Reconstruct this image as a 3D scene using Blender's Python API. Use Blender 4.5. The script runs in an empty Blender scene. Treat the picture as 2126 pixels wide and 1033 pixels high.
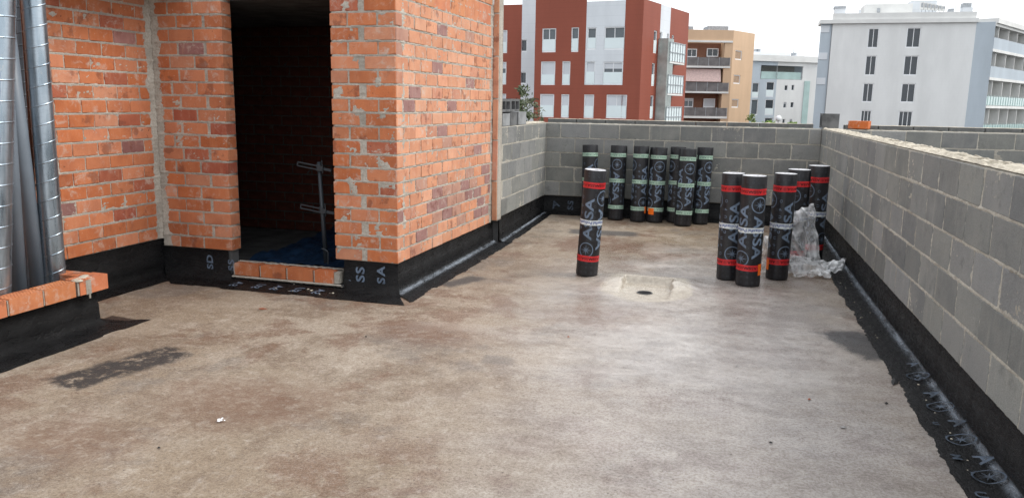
import bpy, bmesh, math, random
from mathutils import Vector, Matrix, noise
rnd = random.Random(7)
S = bpy.context.scene
COL = S.collection
PI = math.pi
R = math.radians

# ------------------------------------------------------------------ camera
PW, PH = 2126, 1033                       # photograph size, used only to turn pixels into directions
FOC, PITCH, ROLL, YAW, CAMH = 1643.12, .1826, -.0170, .2537, 1.606
_F = Vector((0, math.cos(PITCH), -math.sin(PITCH))); _R = Vector((1, 0, 0)); _D = _F.cross(_R)
_r = math.cos(ROLL)*_R + math.sin(ROLL)*_D
_d = -math.sin(ROLL)*_R + math.cos(ROLL)*_D
_Z = Matrix.Rotation(YAW, 3, 'Z')
CR, CD, CF = _Z @ _r, _Z @ _d, _Z @ _F
CAMP = Vector((0, 0, CAMH))
cam = bpy.data.cameras.new('camera'); camo = bpy.data.objects.new('camera', cam); COL.objects.link(camo)
M = Matrix((CR, -CD, -CF)).transposed().to_4x4(); M.translation = CAMP
camo.matrix_world = M
cam.sensor_width = 36; cam.lens = 36*FOC/PW; cam.clip_start = .05; cam.clip_end = 2000
S.camera = camo
S.render.resolution_x, S.render.resolution_y = 1024, 497

# ------------------------------------------------------------------ sky, sun, exposure
SUN_AZ, SUN_EL = R(78), R(48)            # azimuth from +Y towards +X
W = bpy.data.worlds.new('World'); S.world = W; W.use_nodes = True
wt = W.node_tree; wt.nodes.clear()
wo = wt.nodes.new('ShaderNodeOutputWorld'); wb = wt.nodes.new('ShaderNodeBackground')
sk = wt.nodes.new('ShaderNodeTexSky'); sk.sky_type = 'NISHITA'; sk.sun_disc = False
sk.sun_elevation = SUN_EL; sk.sun_rotation = SUN_AZ; sk.dust_density = 4; sk.air_density = 1.5
mx = wt.nodes.new('ShaderNodeMix'); mx.data_type = 'RGBA'; mx.inputs[0].default_value = .9
mx.inputs[7].default_value = (8.6, 8.9, 9.3, 1)       # an even white cloud deck
wt.links.new(sk.outputs[0], mx.inputs[6]); wt.links.new(mx.outputs[2], wb.inputs[0])
wb.inputs[1].default_value = .12
wt.links.new(wb.outputs[0], wo.inputs[0])
sl = bpy.data.lights.new('sun', 'SUN'); sl.energy = 1.5; sl.angle = R(25); sl.color = (1, .97, .92)
so = bpy.data.objects.new('sun', sl); COL.objects.link(so)
_sd = Vector((math.sin(SUN_AZ)*math.cos(SUN_EL), math.cos(SUN_AZ)*math.cos(SUN_EL), math.sin(SUN_EL)))
so.rotation_euler = _sd.to_track_quat('Z', 'Y').to_euler(); so.location = _sd*40
S.view_settings.view_transform = 'Standard'; S.view_settings.look = 'None'
S.view_settings.exposure = .6; S.view_settings.gamma = 1; S.view_settings.use_curve_mapping = False

# ------------------------------------------------------------------ helpers
def ray(x, y):
    return CR*((x-PW/2)/FOC) + CD*((y-PH/2)/FOC) + CF
def on_floor(x, y, z=0):
    d = ray(x, y); return CAMP + d*((z-CAMH)/d.z)
def on_plane(x, y, p, n):
    d = ray(x, y); return CAMP + d*((p-CAMP).dot(n)/d.dot(n))
HY = .0308; HC = Vector((-2.5446, 6.0293, 0))         # the stair house is turned a little against the walls
HU = Vector((math.sin(HY), math.cos(HY), 0)); HW = Vector((-math.cos(HY), math.sin(HY), 0))
def HF(left, back, z=0): return HC + HW*left + HU*back + Vector((0, 0, z))
def on_side(x, y, left): return on_plane(x, y, HF(left, 0), HW)
WA, WB, WC = 1.2551, 11.004, -2.385                   # right wall x, rear wall y, left block wall x
WTOP, BBOT, HBOT, BP = 1.337, .316, .261, .1132

def tag(o, label=None, cat=None, group=None, kind=None):
    if label: o['label'] = label
    if cat: o['category'] = cat
    if group: o['group'] = group
    if kind: o['kind'] = kind
    return o
def link(name, data, parent=None, m=None):
    o = bpy.data.objects.new(name, data); COL.objects.link(o)
    if parent: o.parent = parent
    if m is not None and data is not None and not data.materials: data.materials.append(m)
    return o
def empty(name, loc=(0, 0, 0), rz=0):
    o = bpy.data.objects.new(name, None); COL.objects.link(o); o.location = loc; o.rotation_euler = (0, 0, rz)
    o.empty_display_size = .1
    return o
def mesh(name, v, f, m=None, parent=None, smooth=False):
    me = bpy.data.meshes.new(name); me.from_pydata([tuple(p) for p in v], [], f); me.update()
    if smooth: me.polygons.foreach_set('use_smooth', [True]*len(me.polygons))
    return link(name, me, parent, m)
class MB:
    def __init__(s): s.v = []; s.f = []
    def box(s, x0, x1, y0, y1, z0, z1, mt=None):
        b = len(s.v)
        for p in ((x0,y0,z0),(x1,y0,z0),(x1,y1,z0),(x0,y1,z0),(x0,y0,z1),(x1,y0,z1),(x1,y1,z1),(x0,y1,z1)):
            p = Vector(p); s.v.append(mt @ p if mt else p)
        for q in ((0,3,2,1),(4,5,6,7),(0,1,5,4),(1,2,6,5),(2,3,7,6),(3,0,4,7)): s.f.append([b+i for i in q])
        return s
    def quad(s, *p):
        b = len(s.v); s.v += [Vector(q) for q in p]; s.f.append(list(range(b, b+len(p)))); return s
    def tube(s, a, c, r0, r1=None, n=12, caps=True):
        r1 = r0 if r1 is None else r1
        a = Vector(a); c = Vector(c); q = (c-a).to_track_quat('Z', 'Y'); b = len(s.v)
        for p, r in ((a, r0), (c, r1)):
            for i in range(n):
                t = 2*PI*i/n; s.v.append(p + q @ Vector((r*math.cos(t), r*math.sin(t), 0)))
        for i in range(n): j = (i+1) % n; s.f.append([b+i, b+j, b+n+j, b+n+i])
        if caps: s.f.append([b+i for i in range(n)][::-1]); s.f.append([b+n+i for i in range(n)])
        return s
    def path(s, pts, r, n=8):
        for a, c in zip(pts, pts[1:]): s.tube(a, c, r, r, n)
        return s
    def build(s, name, m=None, parent=None, smooth=False): return mesh(name, s.v, s.f, m, parent, smooth)
def bevel_box(name, lx, ly, lz, b, y0=0):
    """block with its front face at y=0, centred in x and z"""
    bm = bmesh.new(); bmesh.ops.create_cube(bm, size=1)
    for v in bm.verts: v.co = Vector((v.co.x*lx, (v.co.y+.5)*ly+y0, v.co.z*lz))
    bmesh.ops.bevel(bm, geom=bm.edges[:], offset=b, segments=1, affect='EDGES')
    me = bpy.data.meshes.new(name); bm.to_mesh(me); bm.free(); return me
def sm(t): t = max(0, min(1, t)); return t*t*(3-2*t)
def nz(x, y, z=0): return noise.noise(Vector((x, y, z)))

# ------------------------------------------------------------------ node helpers
class NT:
    def __init__(s, name):
        s.m = bpy.data.materials.new(name); s.m.use_nodes = True; s.t = s.m.node_tree; s.t.nodes.clear()
        s.out = s.t.nodes.new('ShaderNodeOutputMaterial'); s.b = s.t.nodes.new('ShaderNodeBsdfPrincipled')
        s.t.links.new(s.b.outputs[0], s.out.inputs[0]); s._co = None
    def n(s, ty, **k):
        nd = s.t.nodes.new(ty)
        for a, v in k.items(): setattr(nd, a, v)
        return nd
    def set(s, i, v):
        if isinstance(v, bpy.types.NodeSocket): s.t.links.new(v, i)
        else:
            if i.type == 'RGBA' and not isinstance(v, (int, float)) and len(v) == 3: v = (*v, 1)
            i.default_value = v
    def co(s, which='Object'):
        if s._co is None: s._co = s.n('ShaderNodeTexCoord')
        return s._co.outputs[which]
    def map(s, v, loc=(0,0,0), rot=(0,0,0), scale=(1,1,1)):
        nd = s.n('ShaderNodeMapping'); s.set(nd.inputs[0], v); nd.inputs[1].default_value = loc
        nd.inputs[2].default_value = rot; nd.inputs[3].default_value = scale; return nd.outputs[0]
    def noise(s, v, sc, det=4, rough=.55, dist=0):
        nd = s.n('ShaderNodeTexNoise'); s.set(nd.inputs['Vector'], v); nd.inputs['Scale'].default_value = sc
        nd.inputs['Detail'].default_value = det; nd.inputs['Roughness'].default_value = rough
        nd.inputs['Distortion'].default_value = dist; return nd.outputs[0]
    def voro(s, v, sc, feat='F1'):
        nd = s.n('ShaderNodeTexVoronoi', feature=feat); s.set(nd.inputs['Vector'], v); nd.inputs['Scale'].default_value = sc
        return nd.outputs['Distance']
    def math(s, op, a, b=0, c=0):
        nd = s.n('ShaderNodeMath', operation=op); s.set(nd.inputs[0], a); s.set(nd.inputs[1], b)
        if op in ('MULTIPLY_ADD', 'CLAMP', 'SMOOTH_MIN'): s.set(nd.inputs[2], c)
        return nd.outputs[0]
    def ramp(s, v, lo, hi, a=0, b=1):
        nd = s.n('ShaderNodeMapRange', interpolation_type='SMOOTHSTEP'); s.set(nd.inputs[0], v)
        nd.inputs[1].default_value = lo; nd.inputs[2].default_value = hi
        nd.inputs[3].default_value = a; nd.inputs[4].default_value = b; return nd.outputs[0]
    def mix(s, f, a, b, mode='MIX'):
        nd = s.n('ShaderNodeMix', data_type='RGBA', blend_type=mode); s.set(nd.inputs[0], f)
        s.set(nd.inputs[6], a); s.set(nd.inputs[7], b); return nd.outputs[2]
    def mul(s, a, b): return s.math('MULTIPLY', a, b)
    def xyz(s, v):
        nd = s.n('ShaderNodeSeparateXYZ'); s.set(nd.inputs[0], v); return nd.outputs
    def info(s): return s.n('ShaderNodeObjectInfo').outputs
    def bump(s, h, st=.3, dist=.01):
        nd = s.n('ShaderNodeBump'); s.set(nd.inputs['Height'], h); nd.inputs['Strength'].default_value = st
        nd.inputs['Distance'].default_value = dist; s.t.links.new(nd.outputs[0], s.b.inputs['Normal'])
    def done(s, col, rough=.8, spec=.3, metal=0, alpha=None):
        s.set(s.b.inputs['Base Color'], col); s.set(s.b.inputs['Roughness'], rough)
        s.set(s.b.inputs['Specular IOR Level'], spec); s.set(s.b.inputs['Metallic'], metal)
        if alpha is not None: s.set(s.b.inputs['Alpha'], alpha)
        return s.m
    def seeded(s, v=None):
        """object coordinates shifted by a random amount for each object"""
        i = s.info(); nd = s.n('ShaderNodeVectorMath', operation='ADD'); s.set(nd.inputs[0], v or s.co())
        k = s.n('ShaderNodeCombineXYZ'); s.set(k.inputs[0], s.mul(i['Random'], 37.)); s.set(k.inputs[1], s.mul(i['Random'], 91.))
        s.set(k.inputs[2], s.mul(i['Random'], 53.)); s.set(nd.inputs[1], k.outputs[0]); return nd.outputs[0]
def plain(name, col, rough=.7, spec=.3, metal=0, var=.12, sc=6, bump=0):
    t = NT(name); n = t.noise(t.co(), sc, 5, .6)
    c = t.mix(t.ramp(n, .3, .7), tuple(x*(1-var) for x in col), tuple(min(1, x*(1+var)) for x in col))
    if bump: t.bump(t.noise(t.co(), 90, 4), bump, .004)
    return t.done(c, rough, spec, metal)

# ------------------------------------------------------------------ materials
def m_brick():
    t = NT('brick_clay'); i = t.info(); v = t.seeded()
    base = i['Color']
    n1 = t.noise(v, 7, 5, .6); n2 = t.noise(t.map(v, scale=(1, 1, .18)), 26, 4, .6); n3 = t.noise(v, 120, 3, .7)
    c = t.mix(t.ramp(n1, .35, .72, 0, .42), base, t.mix(1, base, (.62, .5, .52, 1), 'MULTIPLY'))
    c = t.mix(t.ramp(n2, .5, .8, 0, .3), c, (.62, .33, .2, 1))
    dust = t.mul(t.ramp(t.noise(v, 13, 6, .7, .6), .50, .70), t.ramp(t.noise(v, 3.3, 3), .40, .58))
    c = t.mix(t.mul(dust, .75), c, (.56, .47, .4, 1))
    spl = t.ramp(t.noise(v, 42, 3, .6), .69, .75, 0, .7); c = t.mix(spl, c, (.6, .53, .46, 1))
    sc_ = t.mul(t.ramp(t.noise(v, 9, 4, .6), .54, .64, 0, .55), t.ramp(t.noise(v, 1.1, 1), .5, .58)); c = t.mix(sc_, c, (.17, .06, .04, 1))   # fire marks
    drk = t.mul(t.ramp(t.noise(v, 34, 3, .5), .66, .74, 0, .75), t.ramp(t.noise(v, 2.2, 2), .5, .66)); c = t.mix(drk, c, (.09, .04, .03, 1))
    c = t.mix(t.ramp(n3, .3, .7, 0, .25), c, t.mix(1, c, (.72, .68, .66, 1), 'MULTIPLY'))
    t.bump(t.math('ADD', n3, t.mul(n2, 1.4)), .35, .004)
    return t.done(c, .88, .25)
def m_mortar(name, a, b, big=1.3):
    t = NT(name); v = t.co(); n = t.noise(v, 60, 5, .7); n0 = t.noise(v, big*2, 4, .6)
    c = t.mix(t.ramp(n, .3, .7), a, b)
    c = t.mix(t.ramp(n0, .4, .7, 0, .55), c, tuple(x*.55 for x in a))
    t.bump(t.noise(v, 150, 4, .7), .8, .006)
    return t.done(c, .95, .15)
def m_block():
    t = NT('concrete_block'); i = t.info(); v = t.seeded()
    n1 = t.noise(v, 3.5, 5, .6); n2 = t.noise(v, 160, 3, .75); n3 = t.noise(t.map(v, scale=(1, 1, .12)), 16, 4, .65)
    c = t.mix(t.ramp(i['Random'], 0, 1), (.20, .205, .20, 1), (.275, .278, .268, 1))
    c = t.mix(t.ramp(n1, .35, .7, 0, .5), c, (.34, .335, .31, 1)); c = t.mix(t.ramp(t.noise(v, 8, 6, .72), .55, .7, 0, .45), c, (.15, .152, .15, 1))
    c = t.mix(t.ramp(n3, .55, .82, 0, .55), c, (.40, .385, .345, 1))
    pit = t.ramp(t.voro(v, 190), .1, .32, .7, 0); c = t.mix(t.mul(pit, t.ramp(n2, .4, .6)), c, (.07, .07, .07, 1))
    c = t.mix(t.ramp(n2, .35, .65, 0, .4), c, t.mix(1, c, (.62, .62, .62, 1), 'MULTIPLY'))
    c = t.mix(1, c, i['Color'], 'MULTIPLY')
    t.bump(t.math('SUBTRACT', t.math('ADD', n2, t.noise(v, 40, 4, .7)), pit), .8, .006)
    return t.done(c, .95, .15)
def m_bitumen():
    t = NT('bitumen_membrane'); v = t.co()
    n = t.noise(v, 5, 5, .6); n2 = t.noise(t.map(v, scale=(.4, 1, 1)), 34, 5, .65, .8); n3 = t.noise(v, 170, 3, .7)
    c = t.mix(t.ramp(n, .3, .7), (.005, .005, .0055, 1), (.011, .011, .0115, 1))
    c = t.mix(t.ramp(n2, .58, .8, 0, .4), c, (.035, .035, .038, 1))
    dust = t.ramp(t.noise(v, 19, 6, .75), .62, .72, 0, .35); c = t.mix(dust, c, (.12, .115, .11, 1))
    t.bump(t.math('ADD', n2, t.mul(n3, .6)), .8, .012)
    return t.done(c, t.ramp(n2, .35, .65, .16, .6), .18)
def m_bloom():
    """pale limewater deposit dried along the crease"""
    t = NT('limewater_deposit'); v = t.co(); g = t.co('UV'); y = t.xyz(g)[1]
    edge = t.math('SUBTRACT', 1, t.math('ABSOLUTE', t.math('MULTIPLY_ADD', y, 2, -1)))
    n = t.noise(t.map(v, scale=(.3, 1, 1)), 26, 6, .7, .6)
    a = t.mul(t.ramp(edge, .05, .95), t.ramp(t.math('ADD', n, t.mul(t.noise(v, 1.1, 3), .7)), .62, 1.02, .03, .62))
    return t.done(t.mix(n, (.22, .25, .29, 1), (.36, .40, .45, 1)), .8, .2, 0, a)
def boxmask(t, cx, cy, hx, hy, rot, soft=.03, amp=.08, sc=9):
    v = t.map(t.co(), loc=(0, 0, 0)); 
    ad = t.n('ShaderNodeVectorMath', operation='SUBTRACT'); t.set(ad.inputs[0], v); ad.inputs[1].default_value = (cx, cy, 0)
    rr = t.n('ShaderNodeVectorRotate', rotation_type='Z_AXIS'); t.set(rr.inputs[0], ad.outputs[0]); rr.inputs['Angle'].default_value = -rot
    x = t.xyz(rr.outputs[0]); n = t.mul(t.math('SUBTRACT', t.noise(t.co(), sc, 5, .7), .5), amp*2)
    dx = t.math('SUBTRACT', t.math('ABSOLUTE', x[0]), hx); dy = t.math('SUBTRACT', t.math('ABSOLUTE', x[1]), hy)
    d = t.math('ADD', t.math('MAXIMUM', dx, dy), n)
    return t.ramp(d, -soft, soft, 1, 0)
def radmask(t, cx, cy, sx, sy, r0, r1, amp=.3, sc=2.5):
    nd = t.n('ShaderNodeVectorMath', operation='SUBTRACT'); t.set(nd.inputs[0], t.co()); nd.inputs[1].default_value = (cx, cy, 0)
    mp = t.n('ShaderNodeVectorMath', operation='MULTIPLY'); t.set(mp.inputs[0], nd.outputs[0]); mp.inputs[1].default_value = (1/sx, 1/sy, 0)
    l = t.n('ShaderNodeVectorMath', operation='LENGTH'); t.set(l.inputs[0], mp.outputs[0])
    d = t.math('ADD', l.outputs['Value'], t.mul(t.math('SUBTRACT', t.noise(t.co(), sc, 5, .65), .5), amp*2))
    return t.ramp(d, r0, r1, 1, 0)
def m_floor():
    t = NT('weathered_roof_screed'); v = t.co()
    big = t.noise(v, .55, 6, .62, .2); mid = t.noise(v, 1.5, 8, .7, .15)
    st = t.noise(t.map(v, rot=(0, 0, R(20)), scale=(1, .55, 1)), 3.0, 8, .74, .2)
    st2 = t.noise(t.map(v, rot=(0, 0, R(-14)), scale=(.6, 1, 1)), 4, 8, .76, .2)
    f1 = t.noise(v, 62, 5, .78); f2 = t.noise(v, 170, 3, .75); f3 = t.noise(v, 15, 7, .8, .3)
    c = t.mix(t.ramp(big, .36, .64), (.275, .21, .145, 1), (.36, .30, .235, 1))
    c = t.mix(t.ramp(mid, .47, .58, 0, .7), c, (.185, .13, .086, 1))
    c = t.mix(t.ramp(t.noise(t.map(v, loc=(3, 8, 0)), .9, 8, .68, .2), .52, .62, 0, .6), c, (.17, .145, .125, 1))   # old damp marks
    c = t.mix(t.ramp(st, .52, .7, 0, .65), c, (.45, .385, .315, 1))
    brown = t.mul(t.ramp(t.noise(v, 1.1, 8, .72, .15), .50, .575), t.ramp(t.noise(v, .45, 3), .38, .5)); c = t.mix(t.mul(brown, .7), c, (.165, .088, .05, 1))
    # pale, dusty middle of the roof where water runs to the outlet
    cen = radmask(t, -.15, 6.3, 1.5, 2.7, .35, 1.25, .42, 1.6)
    cen2 = radmask(t, .35, 3.2, 1.6, 2.6, .2, 1.3, .5, 1.2)
    c = t.mix(t.mul(cen, .7), c, t.mix(t.ramp(st2, .35, .65), (.30, .275, .265, 1), (.56, .535, .515, 1)))
    c = t.mix(t.mul(cen2, .66), c, t.mix(t.ramp(st2, .35, .65), (.30, .278, .272, 1), (.49, .465, .45, 1)))
    lines = t.ramp(t.noise(t.map(v, rot=(0, 0, R(8)), scale=(.12, 1, 1)), 22, 4, .7, .5), .66, .72, 0, .22); c = t.mix(lines, c, (.56, .52, .47, 1))
    # fine grain
    c = t.mix(t.ramp(f1, .42, .62, 0, .6), c, t.mix(1, c, (.48, .43, .39, 1), 'MULTIPLY'))
    c = t.mix(t.ramp(f3, .5, .7, 0, .5), c, t.mix(1, c, (.55, .48, .43, 1), 'MULTIPLY')); c = t.mix(t.ramp(f3, .5, .3, 0, .35), c, (.58, .53, .47, 1))
    c = t.mix(t.ramp(f2, .54, .70, 0, .45), c, (.60, .545, .485, 1))
    pit = t.mul(t.ramp(t.voro(v, 24), .05, .17, 1, 0), t.ramp(t.noise(v, 2.1, 4, .6), .42, .54)); c = t.mix(t.mul(pit, .8), c, (.08, .055, .045, 1))
    ch = t.mul(t.ramp(t.voro(t.map(v, scale=(1, 1.6, 1)), 9), .03, .075, 1, 0), t.ramp(t.noise(v, 1.3, 3), .5, .6)); c = t.mix(t.mul(ch, .7), c, (.09, .05, .035, 1))
    # cream mortar round the outlet
    cream = radmask(t, -.56, 6.98, .45, .58, .8, .97, .22, 8); c = t.mix(t.mul(cream, .85), c, t.mix(t.ramp(f3, .35, .65), (.34, .295, .235, 1), (.56, .51, .43, 1)))
    # black primer and bitumen patches with shapes of their own
    blk = (.022, .02, .02, 1)
    torn = t.ramp(t.noise(v, 9, 8, .8, .2), .38, .50)
    c = t.mix(t.mul(t.mul(boxmask(t, -3.40, 3.84, .16, .38, R(-18), .04, .10, 5), torn), .94), c, blk)
    c = t.mix(t.mul(boxmask(t, -4.16, 4.6, .15, .14, R(-8), .01, .02), .95), c, (.03, .017, .012, 1))
    c = t.mix(t.mul(boxmask(t, -1.285, 4.64, .10, .085, R(4), .03, .05), .45), c, (.13, .12, .115, 1))
    c = t.mix(t.mul(boxmask(t, 1.04, 5.72, .17, .32, R(24), .05, .12, 6), .88), c, (.035, .034, .036, 1))
    c = t.mix(t.mul(boxmask(t, -1.34, 9.68, .42, .16, R(4), .06, .10, 5), .75), c, (.06, .06, .062, 1))
    c = t.mix(t.mul(boxmask(t, -2.2, 6.7, .1, .24, R(-26), .05, .08), .85), c, (.05, .048, .048, 1))
    c = t.mix(t.mul(t.mul(boxmask(t, -1.78, 5.25, .34, .1, R(10), .05, .12, 5), t.ramp(f3, .4, .6)), .5), c, (.46, .41, .36, 1))
    for (qx, qy, qr, kk) in ((-1.95, 5.05, .34, .75), (-2.4, 3.55, .42, .7), (-1.25, 8.9, .5, .5), (-2.9, 2.9, .3, .6), (-.9, 5.9, .4, .45)): c = t.mix(t.mul(t.mul(radmask(t, qx, qy, qr*1.5, qr, .3, 1.2, .6, 3), t.ramp(f3, .35, .6, .4, 1)), kk), c, (.15, .078, .047, 1))   # rust brown stains
    damp = t.mul(radmask(t, -.1, 7.2, 1.9, 3.6, .55, 1.3, .5, 1.3), t.ramp(t.noise(v, 1.3, 5, .62), .34, .50))
    rough = t.math('SUBTRACT', t.ramp(f1, .3, .7, .46, .70), t.mul(damp, .33))
    t.bump(t.mul(t.math('ADD', t.mul(f1, 1.2), t.math('ADD', f2, t.mul(f3, .8))), t.math('SUBTRACT', 1, t.mul(damp, .86))), .7, .007)
    return t.done(c, rough, .5)
def m_steel():
    t = NT('galvanised_spiral_duct'); v = t.co(); n = t.noise(t.map(v, scale=(1, 1, .15)), 14, 5, .6); n2 = t.noise(t.map(v, scale=(.3, .3, 1)), 60, 3, .6)
    c = t.mix(t.ramp(n, .3, .7), (.26, .32, .37, 1), (.50, .57, .63, 1)); c = t.mix(t.ramp(n2, .4, .7, 0, .3), c, (.3, .35, .4, 1))
    c = t.mix(t.ramp(t.noise(v, 6, 5, .7), .58, .75, 0, .6), c, (.6, .55, .5, 1))
    return t.done(c, t.ramp(n, .3, .7, .22, .4), .5, .9)
def m_plastic():
    t = NT('clear_wrapping_film'); v = t.co(); w_ = t.n('ShaderNodeVectorMath', operation='ADD'); t.set(w_.inputs[0], v)
    nn = t.n('ShaderNodeTexNoise'); nn.inputs['Scale'].default_value = 7; t.set(nn.inputs['Vector'], v); sc_ = t.n('ShaderNodeVectorMath', operation='SCALE'); t.set(sc_.inputs[0], nn.outputs['Color']); sc_.inputs['Scale'].default_value = .12; t.set(w_.inputs[1], sc_.outputs[0])
    fold = t.voro(t.map(w_.outputs[0], scale=(1.5, 1.5, .7)), 13); n2 = t.noise(v, 5, 4, .6)
    t.bump(fold, .8, .035); t.set(t.b.inputs['Base Color'], (.9, .91, .92)); t.set(t.b.inputs['Roughness'], .1); t.set(t.b.inputs['Specular IOR Level'], .9)
    lw = t.n('ShaderNodeLayerWeight'); lw.inputs[0].default_value = .35
    a = t.math('ADD', t.mul(lw.outputs['Facing'], .55), t.ramp(n2, .40, .60, .22, .64))
    tr = t.n('ShaderNodeBsdfTransparent'); mx_ = t.n('ShaderNodeMixShader'); t.set(mx_.inputs[0], a); t.t.links.new(tr.outputs[0], mx_.inputs[1]); t.t.links.new(t.b.outputs[0], mx_.inputs[2]); t.t.links.new(mx_.outputs[0], t.out.inputs[0])
    return t.m
def m_glass(name, col, rough=.08): 
    t = NT(name); return t.done(t.mix(t.noise(t.co(), .8, 3), tuple(x*.7 for x in col), tuple(min(1, x*1.2) for x in col)), rough, .6)
def m_leaf(name, a, b):
    t = NT(name); n = t.noise(t.co(), 1.6, 3); c = t.mix(t.ramp(n, .35, .65), a, b); return t.done(c, .6, .3)

MB_BRICK, MB_BLOCK, M_BIT, M_BLOOM, M_FLOOR, M_STEEL = m_brick(), m_block(), m_bitumen(), m_bloom(), m_floor(), m_steel()
M_MORT = m_mortar('brick_mortar', (.37, .335, .285, 1), (.54, .50, .435, 1))
M_BMORT = m_mortar('block_mortar', (.35, .325, .275, 1), (.52, .49, .425, 1))
M_CREAM = m_mortar('cream_mortar_mess', (.42, .37, .29, 1), (.62, .57, .48, 1), 2.5)
M_CONC = plain('grey_concrete', (.30, .29, .28), .9, .2, var=.2, sc=4, bump=.4)
M_DARKBLK = plain('dark_concrete', (.09, .09, .09), .9, .2, var=.35, sc=5, bump=.5)  # dark grey concrete; on the indoor surfaces its tone stands in for shade
M_ROLL = None
M_PLASTIC = m_plastic()
M_PVC = plain('grey_pvc_pipe', (.15, .175, .205), .4, .35, var=.1, sc=3)
M_DARK = plain('dark_void', (.01, .01, .01), .9, .1)

# ------------------------------------------------------------------ the roof itself
def floor_z(x, y):
    """screed: falls towards the outlet from the rear, with a hand-cut square recess"""
    z = .017*max(0, y-7.45)
    z += .004*nz(x*.9, y*.9) + .0012*nz(x*5, y*5)
    # recess round the outlet
    dx = abs(x+.56)-.215+.018*nz(x*9, y*9, 3); dyb = y-7.20+.016*nz(x*8, 5); dyf = 6.62-y
    d = max(dx, dyb, dyf)
    side = sm((y-6.62)/.5)
    rim = .058*sm((y-6.72)/.4)*sm(1-max(0, d)/.34)            # raised mortar rim, highest at the back
    z += rim*sm((d+.010)/.022)
    z -= .014*sm((-d+.02)/.05)
    if math.hypot(x+.565, y-6.84) < .068: z -= .22
    return z
def axis_lines(a, b, step, lo, hi, fine):
    o = []; x = a
    while x < b-1e-6:
        o.append(x); x += fine if lo <= x < hi else step
    return o+[b]
def grid_sheet(name, xs, ys, zf, m, keep=None):
    v = [(x, y, zf(x, y)) for y in ys for x in xs]; n = len(xs)
    f = [[j*n+i, j*n+i+1, (j+1)*n+i+1, (j+1)*n+i] for j in range(len(ys)-1) for i in range(n-1)]
    return mesh(name, v, f, m, None, True)
fl = grid_sheet('roof_floor', axis_lines(-5.6, 1.34, .12, -1.05, -.05, .011), axis_lines(-3.5, 11.02, .12, 6.35, 7.6, .011), floor_z, M_FLOOR)
tag(fl, 'worn brown and grey concrete roof floor with stains and scratches', kind='structure')
f2 = grid_sheet('terrace_floor', [1.44, 3, 5, 7, 9.5], [-3.5, 0, 4, 8, 11.02], lambda x, y: -.003, M_CONC)
tag(f2, 'plain concrete floor of the neighbouring terrace', kind='structure')
b = MB().box(-7.5, 9.6, -6, 11.28, -10, -.42).build('building_body', plain('render_cream', (.5, .46, .4), .9)); tag(b, 'block of the house below the roof', kind='structure')
gm = plain('street_ground', (.07, .07, .068), .9, .2, var=.3, sc=.2)
g = grid_sheet('ground', [-900, -300, -60, 0, 60, 300, 900], [-300, -60, 0, 60, 120, 300, 900], lambda x, y: -10, gm); tag(g, 'grey street ground far below the roof', kind='structure')
# outlet pipe in the recess
dr = empty('floor_drain', (-.565, 6.84, -.036)); tag(dr, 'round dark drain outlet sunk in a cream mortar recess', 'drain')
def ring(name, r0, r1, z0, z1, m, parent, n=28):
    v = []; f = []
    for r, z in ((r0, z0), (r0, z1), (r1, z1), (r1, z0)):
        for i in range(n): v.append((r*math.cos(2*PI*i/n), r*math.sin(2*PI*i/n), z))
    for k in range(4):
        for i in range(n): j = (i+1) % n; q = (k+1) % 4; f.append([k*n+i, k*n+j, q*n+j, q*n+i])
    return mesh(name, v, f, m, parent, False)
ring('pipe', .060, .070, -.12, .026, plain('drain_pipe', (.09, .09, .092), .5), dr)
ring('collar', .070, .084, .008, .022, M_CREAM, dr)

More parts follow.
